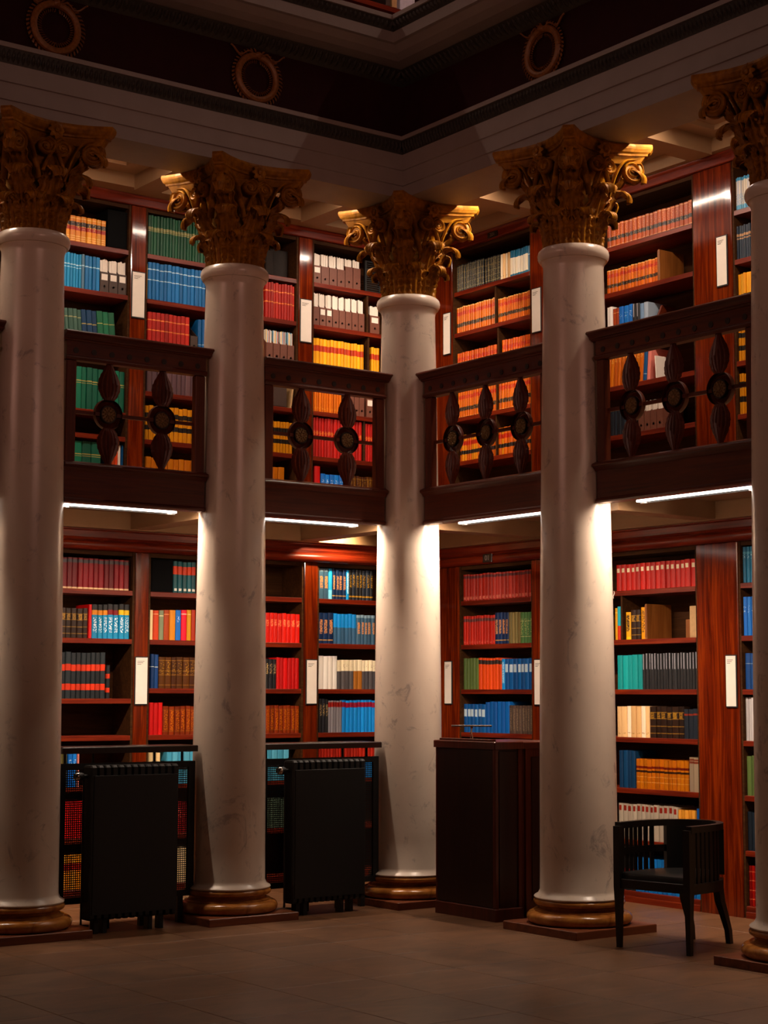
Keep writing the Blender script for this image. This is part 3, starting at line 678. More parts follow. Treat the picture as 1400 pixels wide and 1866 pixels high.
R1|up|4.9|blackgold|9|-0.736|-0.544|0.224|0|black book with gold tooling right of gap, upper gallery top shelf, corner bay
R1|up|4.9|creamplain2|4|-0.544|-0.419|0.215|0|cream book, upper gallery top shelf, corner bay
R1|up|4.9|bluecream|7|-0.419|-0.194|0.22|0|white book with blue top, upper gallery top shelf, corner bay
R1|up|4.9|greyblue|1|-0.194|-0.16|0.216|0|grey blue book at row end, upper gallery top shelf, corner bay
R1|up|4.545|orangelaw|17|-1.124|-0.61|0.225|0|orange black banded book left of partition, upper gallery second shelf, corner bay
R1|up|4.545|orangelaw|17|-0.575|-0.144|0.201|0|orange black banded book right of partition, upper gallery second shelf, corner bay
R1|up|4.19|orangelaw2|17|-1.111|-0.592|0.184|0|orange red book left of partition, upper gallery third shelf, corner bay
R1|up|4.19|orangelaw2|12|-0.521|-0.147|0.201|0|orange red book right of partition, upper gallery third shelf, corner bay
R1|up|3.82|orangelaw|17|-1.104|-0.594|0.229|0|orange black banded book left of partition, upper gallery fourth shelf, corner bay
R1|up|3.82|orangelaw|13|-0.566|-0.137|0.239|0|orange black banded book right of partition, upper gallery fourth shelf, corner bay
R1|up|3.445|orangelaw3|16|-1.084|-0.604|0.223|0|orange black banded book left of partition, upper gallery fifth shelf, corner bay
R1|up|3.445|orangelaw3|12|-0.575|-0.135|0.227|0|orange black banded book right of partition, upper gallery fifth shelf, corner bay
R2|up|4.9|redlaw|20|0.727|1.621|0.18|0|red brown book with black label, upper gallery top shelf, left of wide pilaster
R2|up|4.545|orangelaw|15|0.721|1.267|0.18|0|orange book with red and black labels, upper gallery second shelf, left of wide pilaster
R2|up|4.19|whiteplain|2|0.715|0.775|0.252|0|white book, upper gallery third shelf, left of wide pilaster
R2|up|4.19|rust|2|0.775|0.846|0.232|0|rust brown book, upper gallery third shelf, left of wide pilaster
R2|up|4.19|brightblue|3|0.847|0.993|0.237|0|bright blue book, upper gallery third shelf, left of wide pilaster
R2|up|4.19|blackwhite|2|0.993|1.068|0.23|0|black book with pale lettering, upper gallery third shelf, left of wide pilaster
R2|up|4.19|paleblue2|2|1.068|1.148|0.224|0|pale blue book, upper gallery third shelf, left of wide pilaster
R2|up|3.82|orangelean|10|0.71|1.096|0.256|-5|orange book leaning on the row, upper gallery fourth shelf, left of wide pilaster
R2|up|3.82|slateblue|1|1.096|1.13|0.239|-5|slate blue book leaning, upper gallery fourth shelf, left of wide pilaster
R2|up|3.82|pinkplain|1|1.131|1.165|0.242|-5|pink book leaning, upper gallery fourth shelf, left of wide pilaster
R2|up|3.445|navydark|4|0.739|0.903|0.199|0|black blue book, upper gallery fifth shelf, left of wide pilaster
R3|up|4.9|journalblue|11|1.99|2.183|0.237|0|white and blue journal, upper gallery top shelf, right of wide pilaster
R3|up|4.545|navygilt2|6|1.987|2.164|0.242|0|navy book with gilt labels, upper gallery second shelf, right of wide pilaster
R3|up|4.19|yellowblack|5|1.999|2.165|0.253|0|yellow book with black foot, upper gallery third shelf, right of wide pilaster
R3|up|3.82|tantwo|5|2.005|2.155|0.252|0|tan book with two black bands, upper gallery fourth shelf, right of wide pilaster
R3|up|3.445|tantwo|5|1.996|2.147|0.289|0|tan book with two black bands, upper gallery fifth shelf, right of wide pilaster
"""

# ------------------------------------------------------------------ bookcases
SHELF = {'lo': [2.27,1.907,1.54,1.19,.82,.45,.08], 'up': [4.90,4.545,4.19,3.82,3.445,3.09]}
def bookcase(wing, lev, x0, x1, shelves, pil, label, parts_=()):
    D = DEPTH[wing, lev]; zb, zt = (0, 2.56) if lev == 'lo' else (2.95, 5.26)
    t = thing('bookcase', label, 'bookcase', W(wing, (x0+x1)/2, D, zb), RZ[wing]); c = (x0+x1)/2; dp = .32
    part('back_panel', MB().box(x0-c, x1-c, dp-.012, dp, 0, zt-zb), 'back', t)
    for s, x in ((1, x0), (-1, x1)):
        a, b = sorted((x-c, x-c+s*.018)); part('side_panel', MB().box(a, b, .012, dp-.012, 0, zt-zb), 'back', t)
    for z in shelves:
        part('shelf', MB().bbox(x0-c+.019, x1-c-.019, .008, dp-.013, z-.036-zb, z-zb, .003), 'wood_h', t)
    if lev == 'lo': part('plinth_board', MB().bbox(x0-c+.019, x1-c-.019, .002, .02, 0, .043, .003), 'wood_h', t)
    part('top_board', MB().box(x0-c+.019, x1-c-.019, .02, dp-.013, zt-zb-.03, zt-zb), 'back', t)
    for (a, b) in pil:
        part('pilaster', MB().bbox(a-c, b-c, 0, .05, 0, zt-zb, .005), 'wood_v', t, label='polished mahogany pilaster')
    for (x, za, zz) in parts_:
        part('partition', MB().bbox(x-.009-c, x+.009-c, .02, dp-.02, za-zb, zz-zb-.037, .002), 'back', t)
lo, up = SHELF['lo'], SHELF['up']
bookcase('L','lo',-2.90,-1.50,[2.27,1.907,1.463,1.19,.82,.45,.08],[(-1.50,-1.385)],'lower mahogany bookcase behind the first gap between columns, left of first pilaster')
bookcase('L','lo',-1.385,.03,lo,[(.03,.16)],'lower mahogany bookcase between first and second pilasters, behind the second column')
bookcase('L','lo',.16,1.32,lo,[],'lower mahogany bookcase right of second pilaster, behind the corner column')
bookcase('R','lo',-1.06,-.14,lo,[(-1.40,-1.06),(-.14,.03)],'lower mahogany bookcase in the corner bay behind the lectern')
bookcase('R','lo',.03,1.625,lo,[(1.625,2.01)],'lower mahogany bookcase behind the armchair, left of the wide pilaster',[(.849,1.907,2.27)])
bookcase('R','lo',2.01,3.60,lo,[],'lower mahogany bookcase right of the wide pilaster')
bookcase('L','up',-2.95,-1.544,[4.90,4.545,4.19,3.63,3.445,3.09],[(-1.544,-1.416)],'upper mahogany bookcase left of first pilaster, above the left gap')
bookcase('L','up',-1.416,.008,up,[(.008,.144)],'upper mahogany bookcase between first and second pilasters')
bookcase('L','up',.144,1.32,up,[],'upper mahogany bookcase right of second pilaster, holding white topped file boxes',[(.718,4.545,4.90),(.73,4.19,4.545),(.689,3.445,3.82)])
bookcase('R','up',-1.14,-.13,up,[(-1.48,-1.14),(-.13,.03)],'upper mahogany bookcase in the corner bay full of orange books',[(-.592,4.545,4.90),(-.56,4.19,4.545),(-.580,3.82,4.19),(-.589,3.445,3.82)])
bookcase('R','up',.03,1.65,up,[(1.65,2.015)],'upper mahogany bookcase left of the wide pilaster')
bookcase('R','up',2.015,3.60,up,[],'upper mahogany bookcase right of the wide pilaster, by the right picture edge')
def cornice(wing, lev, x0, x1, label):
    global n
    D = DEPTH[wing, lev]; c = (x0+x1)/2; h = (x1-x0)/2
    if lev == 'lo':
        pr = [(.02,2.56),(-.012,2.56)]+[(-.012-.042*math.sin(PI*i/10), 2.56+.075*(.5-.5*math.cos(PI*i/10))) for i in range(1,11)]+[(-.016,2.645),(-.026,2.655),(-.030,2.70),(-.040,2.708),(-.040,2.7145),(.02,2.7145)]
    else:
        pr = [(.02,5.26),(-.012,5.26),(-.016,5.265),(-.016,5.315),(-.024,5.32),(-.032,5.335),(-.032,5.339),(.02,5.339)]
    o = part('trim_%d' % n, MB().prism(pr, -h, h, 'x'), 'wood_h', None, True); n += 1
    tag(o, label, 'cornice', None, 'structure'); o.location = W(wing, c, D, 0); o.rotation_euler = (0,0,RZ[wing])
cornice('L','lo',-5.0,1.30,'polished half round cornice on the left lower bookcases')
cornice('L','up',-5.0,1.30,'polished mahogany cornice on the left upper bookcases')
cornice('R','lo',-1.40,5.4,'polished half round cornice on the right lower bookcases')
cornice('R','up',-1.46,5.4,'polished mahogany cornice on the right upper bookcases')

# white label plates on the pilasters, with faint small print
def label_plate(wing, lev, lx, w_, label):
    z0, z1 = (1.424, 1.770) if lev == 'lo' else (4.383, 4.733)
    t = thing('label_plate', label, 'sign', W(wing, lx, DEPTH[wing, lev]-.001, z0), RZ[wing], 'white label plates on the pilasters')
    h = w_/2; H = z1-z0
    part('frame', MB().bbox(-h-.008, h+.008, -.008, 0, -.008, H+.008, .002), 'black', t)
    part('card', MB().box(-h, h, -.0105, -.008, 0, H), 'white', t)
    ink = MB()
    for i, f in enumerate((.62, .50, .34)):
        x = -h+.012
        for k in range(5):
            L = w_*f/5*.8; ink.box(x, x+L, -.0115, -.0105, H-.030-.011*i, H-.026-.011*i); x += w_*f/5
    o = part('printing', ink, 'ink', t); o['kind'] = 'stuff'
label_plate('L','lo',-1.443,.098,'white label plate on the first pilaster, lower gallery')
label_plate('L','lo',.098,.094,'white label plate on the second pilaster, lower gallery')
label_plate('L','up',-1.482,.104,'white label plate on the first pilaster, upper gallery')
label_plate('L','up',.072,.104,'white label plate on the second pilaster, upper gallery')
label_plate('R','lo',-1.19,.088,'white label plate on the corner pilaster, lower gallery')
label_plate('R','lo',-.055,.088,'white label plate half hidden behind the fourth column, lower gallery')
label_plate('R','lo',1.945,.088,'white label plate on the wide pilaster, lower gallery')
label_plate('R','up',-1.20,.088,'white label plate on the corner pilaster, upper gallery')
label_plate('R','up',-.05,.10,'white label plate beside the fourth column, upper gallery')
label_plate('R','up',1.93,.09,'white label plate on the wide pilaster, upper gallery')
def number_plate(wing, lx, ly, z, txt, w_, h_, label):
    t = thing('number_plate', label, 'sign', W(wing, lx, ly, z), RZ[wing])
    part('plate', MB().bbox(-w_/2, w_/2, -.006, 0, -h_/2, h_/2, .002), 'grey_plate', t)
    cu = bpy.data.curves.new('digits', 'FONT'); cu.body = txt; cu.size = h_*.88; cu.align_x = 'CENTER'; cu.align_y = 'CENTER'; cu.extrude = .0008
    tmp = bpy.data.objects.new('tmp', cu); COL.objects.link(tmp); me = bpy.data.meshes.new_from_object(tmp.evaluated_get(bpy.context.evaluated_depsgraph_get()))
    bpy.data.objects.remove(tmp); me.materials.clear(); me.materials.append(M['digit']); obj('digits', me, t, (0, -.0072, 0), (PI/2, 0, 0))
number_plate('R', -.612, 1.33-.055, 2.602, '01', .115, .068, 'small black plate reading 01 on the lower cornice above the corner bay')
number_plate('R', -.575, 1.33-.017, 5.288, '201', .13, .048, 'small black number plate on the upper cornice above the corner bay')

# ------------------------------------------------------------------ books
K, LW, CB, HB, PB = 'law_book', 'leather_book', 'clothbound_book', 'hardback_book', 'paperback_book'
GO = '94703a'
# style: (kind, [cover colours], [(z0, z1, colour)], glyph (z0, z1, colour, cover share) or None)
STY = {
'maroon':(CB,['7a1218','861820','6c0e16'],[(0,.055,'e8c8a0'),(.84,.95,'4a4448')],None),
'darkleather':(LW,['2a1a12','22140e'],[(.14,.16,GO),(.36,.38,GO),(.60,.62,GO),(.80,.82,GO)],(.62,.80,GO,.5)),
'redplain':(HB,['c01414','b01010'],[],None),
'skyo':(HB,['2a8ab8','3494c0'],[(.69,.83,'e08a20'),(.83,1,'141214')],(.18,.62,'e8f2f6',.42)),
'skyr':(HB,['2a8ab8'],[(.69,.83,'801818'),(.83,1,'141214')],(.18,.62,'e8f2f6',.42)),
'skyy':(HB,['2a8ab8','3494c0'],[(.69,.83,'e8c048'),(.83,1,'141214')],(.18,.62,'e8f2f6',.42)),
'blackred':(CB,['161c20','1c2428','12181c'],[(.18,.32,'c83418'),(.60,.74,'c83418')],None),
'olive':(CB,['5a5430','6a6038'],[],None),
'brightblue':(HB,['1668c0','1a74cc'],[],(.6,.8,'d8e8f4',.35)),
'pinkplain':(PB,['d88a80'],[],None),
'tanred':(PB,['d89048','e0a058'],[(.55,.75,'9a2018')],None),
'tealred':(CB,['0e4a50','105660'],[(.58,.84,'d03a14')],(.06,.14,'e8e4d8',.6)),
'creamplain':(PB,['e0c89a','e8d4ac'],[],None), 'orangered':(HB,['d04014'],[(.86,.88,'f0c090')],None),
'greygreen':(HB,['7a8468'],[(.80,.83,'d0c8a0')],None), 'rust':(HB,['a03c14'],[(.84,.86,'e0a070')],None),
'amber':(HB,['e08c14'],[],None), 'pinkred':(HB,['d8283c'],[(.84,.88,'f0b0a0')],None), 'gold':(HB,['d89c24'],[(.84,.86,'f4dc90')],None),
'rust2':(HB,['a83018'],[],None), 'navyplain':(CB,['12305c','163a6c'],[(.62,.64,'c0c0b0')],None),
'brownleather':(LW,['4a2a16','523018','402214'],[(.10,.115,GO),(.42,.44,GO),(.55,.57,GO),(.88,.90,GO)],(.42,.86,GO,.38)),
'russet':(LW,['7a2a10','862f12','6e240e'],[(.12,.13,GO),(.86,.875,GO)],(.14,.86,'b86a30',.42)),
'paleblue':(CB,['5aa0bc','66aac4'],[(.40,.66,'14181c')],None), 'darkred':(CB,['7c1418'],[],(.5,.8,'c8786a',.4)),
'redgilt':(HB,['d01c10','c4180e'],[],(.55,.78,'e89070',.45)), 'blackgilt':(CB,['141416','1a1a20'],[],(.5,.85,'a08860',.42)),
'greenplain':(CB,['4c5c4c'],[],None),
'navya':(HB,['42607a','38546e'],[(.90,1,'7a94a8')],(.35,.75,'c89068',.5)), 'skyplain':(HB,['58b0e8'],[(0,.3,'88d0f8')],None),
'navyb':(HB,['14264a','1a2e54'],[(.10,.13,'b08858')],(.32,.78,'c08c68',.48)), 'skyplain2':(HB,['2890dc'],[],(.2,.9,'b0e0ff',.5)),
'navyc':(HB,['14161c','1a2230','101216'],[(.09,.14,'a07838')],(.42,.84,'a07830',.42)),
'steelblue':(HB,['3c5c7c','44688c'],[(.54,1,'1a88e0')],None), 'whiteplain':(PB,['eae4dc','f0ece6'],[],None),
'creamgrey':(PB,['4a4648','565254'],[(.62,1,'e8dcc0')],(.72,.86,'a89880',.35)), 'creambrown':(PB,['a06a3c'],[(.62,1,'e8dcc0')],None),
'creamgrey2':(PB,['4a4648','3e3c40'],[(.62,1,'e8dcc0')],(.72,.86,'a89880',.35)),
'greyred':(PB,['78747a','827e84'],[(.80,.95,'8a2c28')],None), 'bluered':(PB,['1c80d0','2488d8'],[(.78,.93,'8a2438')],None),
'redblue':(PB,['2470b0'],[(.56,1,'a03028')],None),
'rose':(CB,['a8443e','b44e48','9c3a34'],[(.84,.94,'5a2c30')],(.05,.16,'d08070',.5)), 'red2':(CB,['b0342e','bc3c34'],[(.80,.90,'5c3434')],(.04,.12,'d88070',.4)),
'olivetan':(CB,['7c7048','887850'],[],None), 'greengilt':(CB,['46683c','4c7044'],[(.2,.22,'a0a070'),(.7,.72,'a0a070')],(.25,.8,'a8a870',.40)),
'olivegreen':(CB,['56683a','5e7040','4e6036'],[],None), 'orangeblack':(HB,['d0420e','dc4a12'],[(.80,.93,'2a1c18')],None),
'bluewhite':(HB,['124a88','165494'],[],(.56,.82,'b8ccd8',1.2,.38)), 'royalblue':(CB,['144e94','185aa4'],[],None),
'greyleather':(LW,['4a3c34','54443c'],[],(.1,.9,'7c6a58',.45)),
'redlabel':(HB,['b01408','bc180c'],[],(.70,.86,'e8d8b8',1.2,.27)),
'tealred2':(PB,['2aa0b0'],[(0,.42,'c03020')],None), 'yellowdark':(HB,['e0a018'],[(0,.1,'f0c040')],(.3,.9,'3c2c18',.5)), 'yellowdark2':(HB,['e09418'],[],(.2,.9,'6c4818',.45)),
'teal':(CB,['149090','1a9c9c'],[],None), 'blackwhite':(PB,['18181a','202022'],[],(.56,1,'a8a8b0',.62,.10)),
'creamplain2':(PB,['e2bc8c','d8b080','ecdcc0'],[],(.10,.16,'a07848',.4)), 'navyred':(CB,['161e28'],[(.78,.84,'802818')],None),
'darkblue':(CB,['0e3050','123a5e'],[],None), 'tanbands':(LW,['b86a24','c4742c','b06020'],[(.68,.76,'6a1c10'),(.55,.62,'30180c'),(.40,.41,'e8c080'),(.22,.23,'e8c080')],None),
'greyband':(CB,['8c7a66'],[(.82,.88,'6a3020'),(.90,.95,'6a3020')],None), 'greysquares':(PB,['a89c8c','b0a494'],[(.868,.884,'a89c8c')],(.80,.95,'8a2a20',1.2,.28)),
'apricot':(PB,['e8a860','e0a058'],[],None), 'blackred2':(CB,['18181a'],[(.45,.65,'a02020')],None), 'brightblue2':(HB,['186cb8','1e78c4'],[],None),
'tealblue':(CB,['14688c','187298'],[(.80,.86,'60a0b8')],(.66,.8,'a0d0e0',.4)), 'darkblue2':(CB,['12407c'],[(.70,.72,'8090a0')],None),
'lightgrey':(PB,['b8b4b4','c0bcbc'],[],None), 'navydark':(CB,['101a24','14202c'],[],None), 'redlines':(LW,['8a1410','941812'],[(.16,.18,'c87058'),(.38,.40,'c87058'),(.62,.64,'c87058'),(.84,.86,'c87058')],None),
'tanlaw':(K,['d8862c','e09438','d07c26'],[(.62,.78,'2c1c1c'),(.46,.60,'a02014'),(.06,.08,'f4d488'),(.14,.16,'f4d488'),(.22,.24,'f4d488'),(.90,.92,'f4d488')],(.50,.76,'e8c878',.32)),
'lightblue':(CB,['1c84b8','2490c4'],[(.66,.69,'b8dcec'),(.58,.60,'b8dcec')],None), 'greyblue':(CB,['5c7c92'],[(.66,.69,'b8dcec')],None),
'midblue':(CB,['1868a0','1c70a8'],[(.66,.69,'a8ccdc')],None), 'greygreen2':(CB,['3c5c50','466458'],[(.66,.70,'a0a078')],None),
'navygilt':(CB,['143858','183e60'],[(.44,.48,'a89860')],None), 'greengilt2':(CB,['1e5c40','226648'],[(.52,.55,'a8a060')],None),
'greengilt3':(CB,['146048','0e5440','1a6a50'],[(.66,.68,'b0a060'),(.61,.625,'b0a060')],None), 'slateblue':(CB,['1e5488','245c94'],[(.2,.22,'9cb4c8')],None),
'greenlines':(CB,['1a4c34','1e5438','16442e'],[(.60,.612,'c8b880'),(.63,.642,'c8b880'),(.66,.672,'c8b880'),(.69,.70,'c8b880')],None),
'bluedash':(CB,['1a66a4','1e6eae'],[(.52,.545,'b8d4e4'),(.80,.825,'b8d4e4')],None),
'redgilt2':(CB,['a81e14','981a12','b4261a'],[(.75,.78,'e09060'),(.44,.47,'d88858')],None), 'mauve':(CB,['5c4448','543e44'],[],None),
'tantwo':(K,['d08c34','c8842c'],[(.66,.80,'1c1612'),(.30,.44,'1c1612')],None), 'tanlow':(K,['c87828','c0702a'],[(.14,.32,'1c1612')],None),
'yellowred':(HB,['e8a010','f0ac18'],[(.56,.76,'b83410')],None), 'orangeplain':(K,['c8641c','d06c20'],[],(.1,.2,'e8a860',.4)),
'red3':(HB,['a81410','b01812'],[(.60,.62,'d07850')],(.55,.66,'d07850',.5)), 'blackgold':(LW,['0a0b0e','101216'],[(.1,.12,'80785c'),(.3,.315,'80785c'),(.5,.515,'80785c'),(.7,.72,'806c44'),(.93,.95,'80785c')],(.05,.95,'a8986c',.44,.2)),
'bluecream':(PB,['ece0c8','e4dccc'],[(.72,1,'2c6484'),(0,.10,'2c6c8c')],None),
'orangelaw':(K,['cc6420','d46c26','c45c1c'],[(.68,.82,'b42814'),(.24,.38,'2c1c18'),(.96,1,'e8b878'),(0,.03,'e8b878')],(.24,.82,'e0a868',.34)),
'orangelaw2':(K,['c8581c','c04c18'],[(.62,.78,'b02412')],(.1,.9,'e09858',.36)), 'orangelaw3':(K,['cc6420','d88a30','c45c1c'],[(.60,.76,'b42814'),(.26,.40,'201814')],None),
'redlaw':(K,['b05430','b85c36','a84a28'],[(.30,.46,'241a18'),(.05,.07,'e0b080'),(.93,.96,'e0b080')],(.32,.90,'e0a878',.34)),
'paleblue2':(PB,['7c98b8','a8b8c8'],[],None), 'orangelean':(K,['c46420','d07830','b85818'],[],(.7,.9,'e8b070',.4)),
'journalblue':(PB,['d8d0c4','c8ccd4','e4dccc'],[(.0,.16,'7cb4d0'),(.90,1,'5c9cc0')],(.0,.5,'6ca8cc',.42)),
'navygilt2':(CB,['202c3c','26323f'],[(.68,.76,'b08a68'),(.60,.64,'b08a68')],None), 'yellowblack':(HB,['e09a20','e8a828'],[(0,.42,'2a2420')],None),
}
def book_shape():
    w_, h, d = .04, .27, .20; O = []; I = []; th = .0028
    arc = [(-w_/2, .012), (-w_/2+.0006, .0075), (-w_/2+.004, .0032), (-w_/2+.010, .0008), (0, 0), (w_/2-.010, .0008), (w_/2-.004, .0032), (w_/2-.0006, .0075), (w_/2, .012)]
    O = [(-w_/2, d)] + arc + [(w_/2, d)]
    I = [(-w_/2+th, d)] + [(x*(1-2*th/w_), y+th) for x, y in arc] + [(w_/2-th, d)]
    m = len(O); P = [(x,y,0) for x,y in O]+[(x,y,h) for x,y in O]+[(x,y,0) for x,y in I]+[(x,y,h) for x,y in I]; F = []
    for i in range(m-1):
        F += [(i,i+1,m+i+1,m+i), (2*m+i+1,2*m+i,3*m+i,3*m+i+1), (m+i,m+i+1,3*m+i+1,3*m+i), (i+1,i,2*m+i,2*m+i+1)]
    F += [(0,m,3*m,2*m), (m-1,3*m-1,4*m-1,2*m-1)]
    return P, F
BP, BF = book_shape()
PAGES = MB().box(-.0165, .0165, .005, .194, .004, .264).mesh('page_block', M['pages'])
def book_material(name, col, bands, glyph, rough):
    k = NT(name, rough, .4); tc = k.n('ShaderNodeTexCoord'); sp = k.n('ShaderNodeSeparateXYZ'); k.l(tc.outputs['Generated'], sp.inputs[0])
    c = lin(col); st = [(0.0, c)]
    for a, b, cc in sorted(bands):
        st = [s_ for s_ in st if s_[0] != a] + [(a, lin(cc))] + ([(b, c)] if b < 1 else [])
    seen = {}
    for p_, cc in st:
        if p_ in seen and cc == c: continue
        seen[p_] = cc
    r = k.ramp(sp.outputs[2], sorted(seen.items()), 'CONSTANT')
    oi = k.n('ShaderNodeObjectInfo')
    if glyph:
        a, b, gc, share = glyph[:4]; cmb = k.n('ShaderNodeCombineXYZ')
        k.l(k.math('MULTIPLY', sp.outputs[0], 3.2), cmb.inputs[0]); k.l(k.math('ADD', k.math('MULTIPLY', sp.outputs[2], 26.0), k.math('MULTIPLY', oi.outputs['Random'], 50)), cmb.inputs[2])
        nz = k.noise(cmb.outputs[0], 1.0, 2)
        hit = k.math('GREATER_THAN', nz, 1-share-.06)
        zz = k.math('MULTIPLY', k.math('GREATER_THAN', sp.outputs[2], a), k.math('LESS_THAN', sp.outputs[2], b))
        xx = k.math('LESS_THAN', k.math('ABSOLUTE', k.math('SUBTRACT', sp.outputs[0], .5)), glyph[4] if len(glyph) > 4 else .3)
        r = k.mix(k.math('MULTIPLY', k.math('MULTIPLY', hit, zz), xx), r, lin(gc))
    hs = k.n('ShaderNodeHueSaturation'); hs.inputs['Saturation'].default_value = 1.12; k.l(k.math('ADD', k.math('MULTIPLY', oi.outputs['Random'], .36), .80), hs.inputs['Value']); k.l(r, hs.inputs['Color'])
    k.base(hs.outputs[0]); return k.m
BM = {}
def book_meshes(sty):
    if sty not in BM:
        kind, cols, bands, glyph = STY[sty]; BM[sty] = []
        for c in cols:
            me = bpy.data.meshes.new(kind); me.from_pydata(BP, [], BF)
            me.materials.append(book_material('%s_cover' % sty, c, bands, glyph, .38 if kind in (LW, K) else .5)); BM[sty].append(me)
    return BM[sty]
ORDW = 'first second third fourth fifth sixth seventh eighth ninth tenth eleventh twelfth thirteenth fourteenth fifteenth sixteenth seventeenth eighteenth nineteenth twentieth twenty-first'.split()
def nth(i, n_):
    if n_ == 1: return ''
    return 'leftmost ' if i == 0 else 'rightmost ' if i == n_-1 else ORDW[i]+'-from-left '
def row(bay, lev, z, sty, n_, u0, u1, h, lean, label):
    wing = bay[0]; D = DEPTH[wing, lev]; kind = STY[sty][0]; ms = book_meshes(sty)
    nxt = [q for q in SHELF[lev]+[2.566 if lev == 'lo' else 5.266] if q > z+.06]
    if bay == 'L1' and lev == 'up' and z == 3.63: nxt = [4.19]
    if bay == 'L1' and lev == 'lo' and z < 1.8: nxt = [q for q in (.45,.82,1.19,1.463,1.907) if q > z+.06]
    lim = {'L1lo':(-2.88,-1.52),'L2lo':(-1.365,.01),'L3lo':(.18,1.3),'R1lo':(-1.04,-.16),'R2lo':(.05,1.605),'R3lo':(2.03,3.58),'L1up':(-2.93,-1.564),'L2up':(-1.396,-.012),'L3up':(.164,1.3),'R1up':(-1.12,-.15),'R2up':(.05,1.63),'R3up':(2.035,3.58)}[bay[:2]+lev]
    u0, u1 = max(u0, lim[0]), min(u1, lim[1])
    h = min(h, (min(nxt)-z-.044)/1.012)
    ws = [random.uniform(.86, 1.14) for _ in range(n_)]; tot = sum(ws); x = u0
    for i in range(n_):
        w_ = ws[i]/tot*(u1-u0); xm = x+w_/2; x += w_
        o = tag(obj(kind, ms[i % len(ms)] if len(ms) < 3 else random.choice(ms)), nth(i, n_)+label, 'book', label if n_ > 1 else None)
        hh = h*random.uniform(.985, 1.012); dy = .030+random.uniform(-.004, .006); a = math.radians(lean)
        o.location = W(wing, xm+(math.sin(a)*hh*.35 if lean else 0), D+dy, z+(abs(math.sin(a))*w_*.5+.001 if lean else .0005))
        o.rotation_euler = (0, a*-1, RZ[wing]) if wing == 'L' else (a, 0, RZ[wing])
        if lean:
            m_ = Matrix.Rotation(RZ[wing], 4, 'Z') @ Matrix.Rotation(-a, 4, 'Y'); o.rotation_euler = m_.to_euler()
        dpt = .22 if lev == 'lo' else .20
        o.scale = ((w_-.0012)/.04, dpt/.20, hh/.27)
        pg = obj('page_block', PAGES, o)
for line in BOOKS.strip().split('\n'):
    f = line.split('|'); row(f[0], f[1], float(f[2]), f[3], int(f[4]), float(f[5]), float(f[6]), float(f[7]), float(f[8]), f[9])

# ------------------------------------------------------------------ file boxes, bookends and other things on the shelves
def mixed():
    k = NT('coloured_booklets', .6); sp = k.n('ShaderNodeSeparateXYZ'); k.l(k.coord('Generated'), sp.inputs[0]); oi = k.n('ShaderNodeObjectInfo')
    cs = ['e8dcc8','d8b040','e8e0d0','3a7cb0','e4d8c0','b84c30','6ca0b8','e8dcc8']
    k.base(k.ramp(k.math('FRACT', k.math('ADD', sp.outputs[0], oi.outputs['Random'])), [(i/8, lin(c)) for i, c in enumerate(cs)], 'CONSTANT')); return k.m
M['mixed'] = mixed()
def file_box(bay, z, lx, w_, hb, hp, label, group=None, mat='boxbrown', card=True, papers=True, dp=.22, pmat='white'):
    wing = bay[0]; D = DEPTH[wing, 'up']
    t = thing('file_box', label, 'file box', W(wing, lx, D+.028, z+.001), RZ[wing], group); h = w_/2-.002
    b = MB(); tk = .003     # open topped box, sides climbing to the back
    hs = hp*.96
    b.box(-h, h, 0, tk, 0, hb)
    for s in (-1, 1):
        x0, x1 = sorted((s*h, s*(h-tk))); b.add([(x0,tk,0),(x1,tk,0),(x1,dp,0),(x0,dp,0),(x0,tk,hb),(x1,tk,hb),(x1,dp,hs),(x0,dp,hs),(x0,dp*.55,hs),(x1,dp*.55,hs)],
            [(0,3,2,1),(0,1,5,4),(3,7,6,2),(0,4,8,7,3),(1,2,6,9,5),(4,5,9,8),(8,9,6,7)])
    part('body', b, mat, t)
    if papers:
        p = MB(); k = max(3, int(w_/.008)); x = -h+tk+.001; ww = 2*(h-tk-.001)/k
        for i in range(k): hh = hp*random.uniform(.95, 1); p.box(x+i*ww, x+(i+.93)*ww, .012+random.uniform(0,.006), dp-.01, .004, hh)
        o = part('papers', p, pmat, t); o['kind'] = 'stuff'
    if card: part('label_card', MB().box(-h*.72, h*.72, -.0015, 0, hb*.60, hb*.90), 'white', t)
    part('finger_ring', MB().lathe([(min(.013,h*.5),.001),(min(.013,h*.5),-.003),(min(.009,h*.35),-.004),(min(.009,h*.35),.001)], 16, 'y', False, (0,0,hb*.30)), 'chrome', t)
    part('finger_hole', MB().lathe([(min(.009,h*.35),0),(min(.009,h*.35),-.0012)], 14, 'y', True, (0,0,hb*.30)), 'boxblack', t)
    return t
for k in range(3): file_box('L1', 4.545, -1.794+.0768*(k+.5), .075, .158, .262, nth(k, 3)+'dark file box with white label, upper gallery second shelf, left of first pilaster', 'three dark file boxes', 'boxgrey', True, True)
file_box('L2', 4.19, -.962, .066, .115, .215, 'dark file box between red and blue books, upper gallery third shelf', None, 'boxgrey', False, False)
for k in range(4): file_box('L2r', 4.19, -.292+.069*(k+.5), .067, .150, .262, nth(k, 4)+'brown file box stuffed with papers, upper gallery third shelf, left of second pilaster', 'brown file boxes left of second pilaster', 'boxbrown', False, True, .22, 'mixed')
for k in range(6): file_box('L3', 4.90, .165+.081*(k+.5), .079, .150 if k < 4 else .185, .258, nth(k, 6)+'brown file box with white papers, upper gallery top shelf, right of second pilaster', 'brown file boxes on the top shelf', 'boxbrown', k == 0)
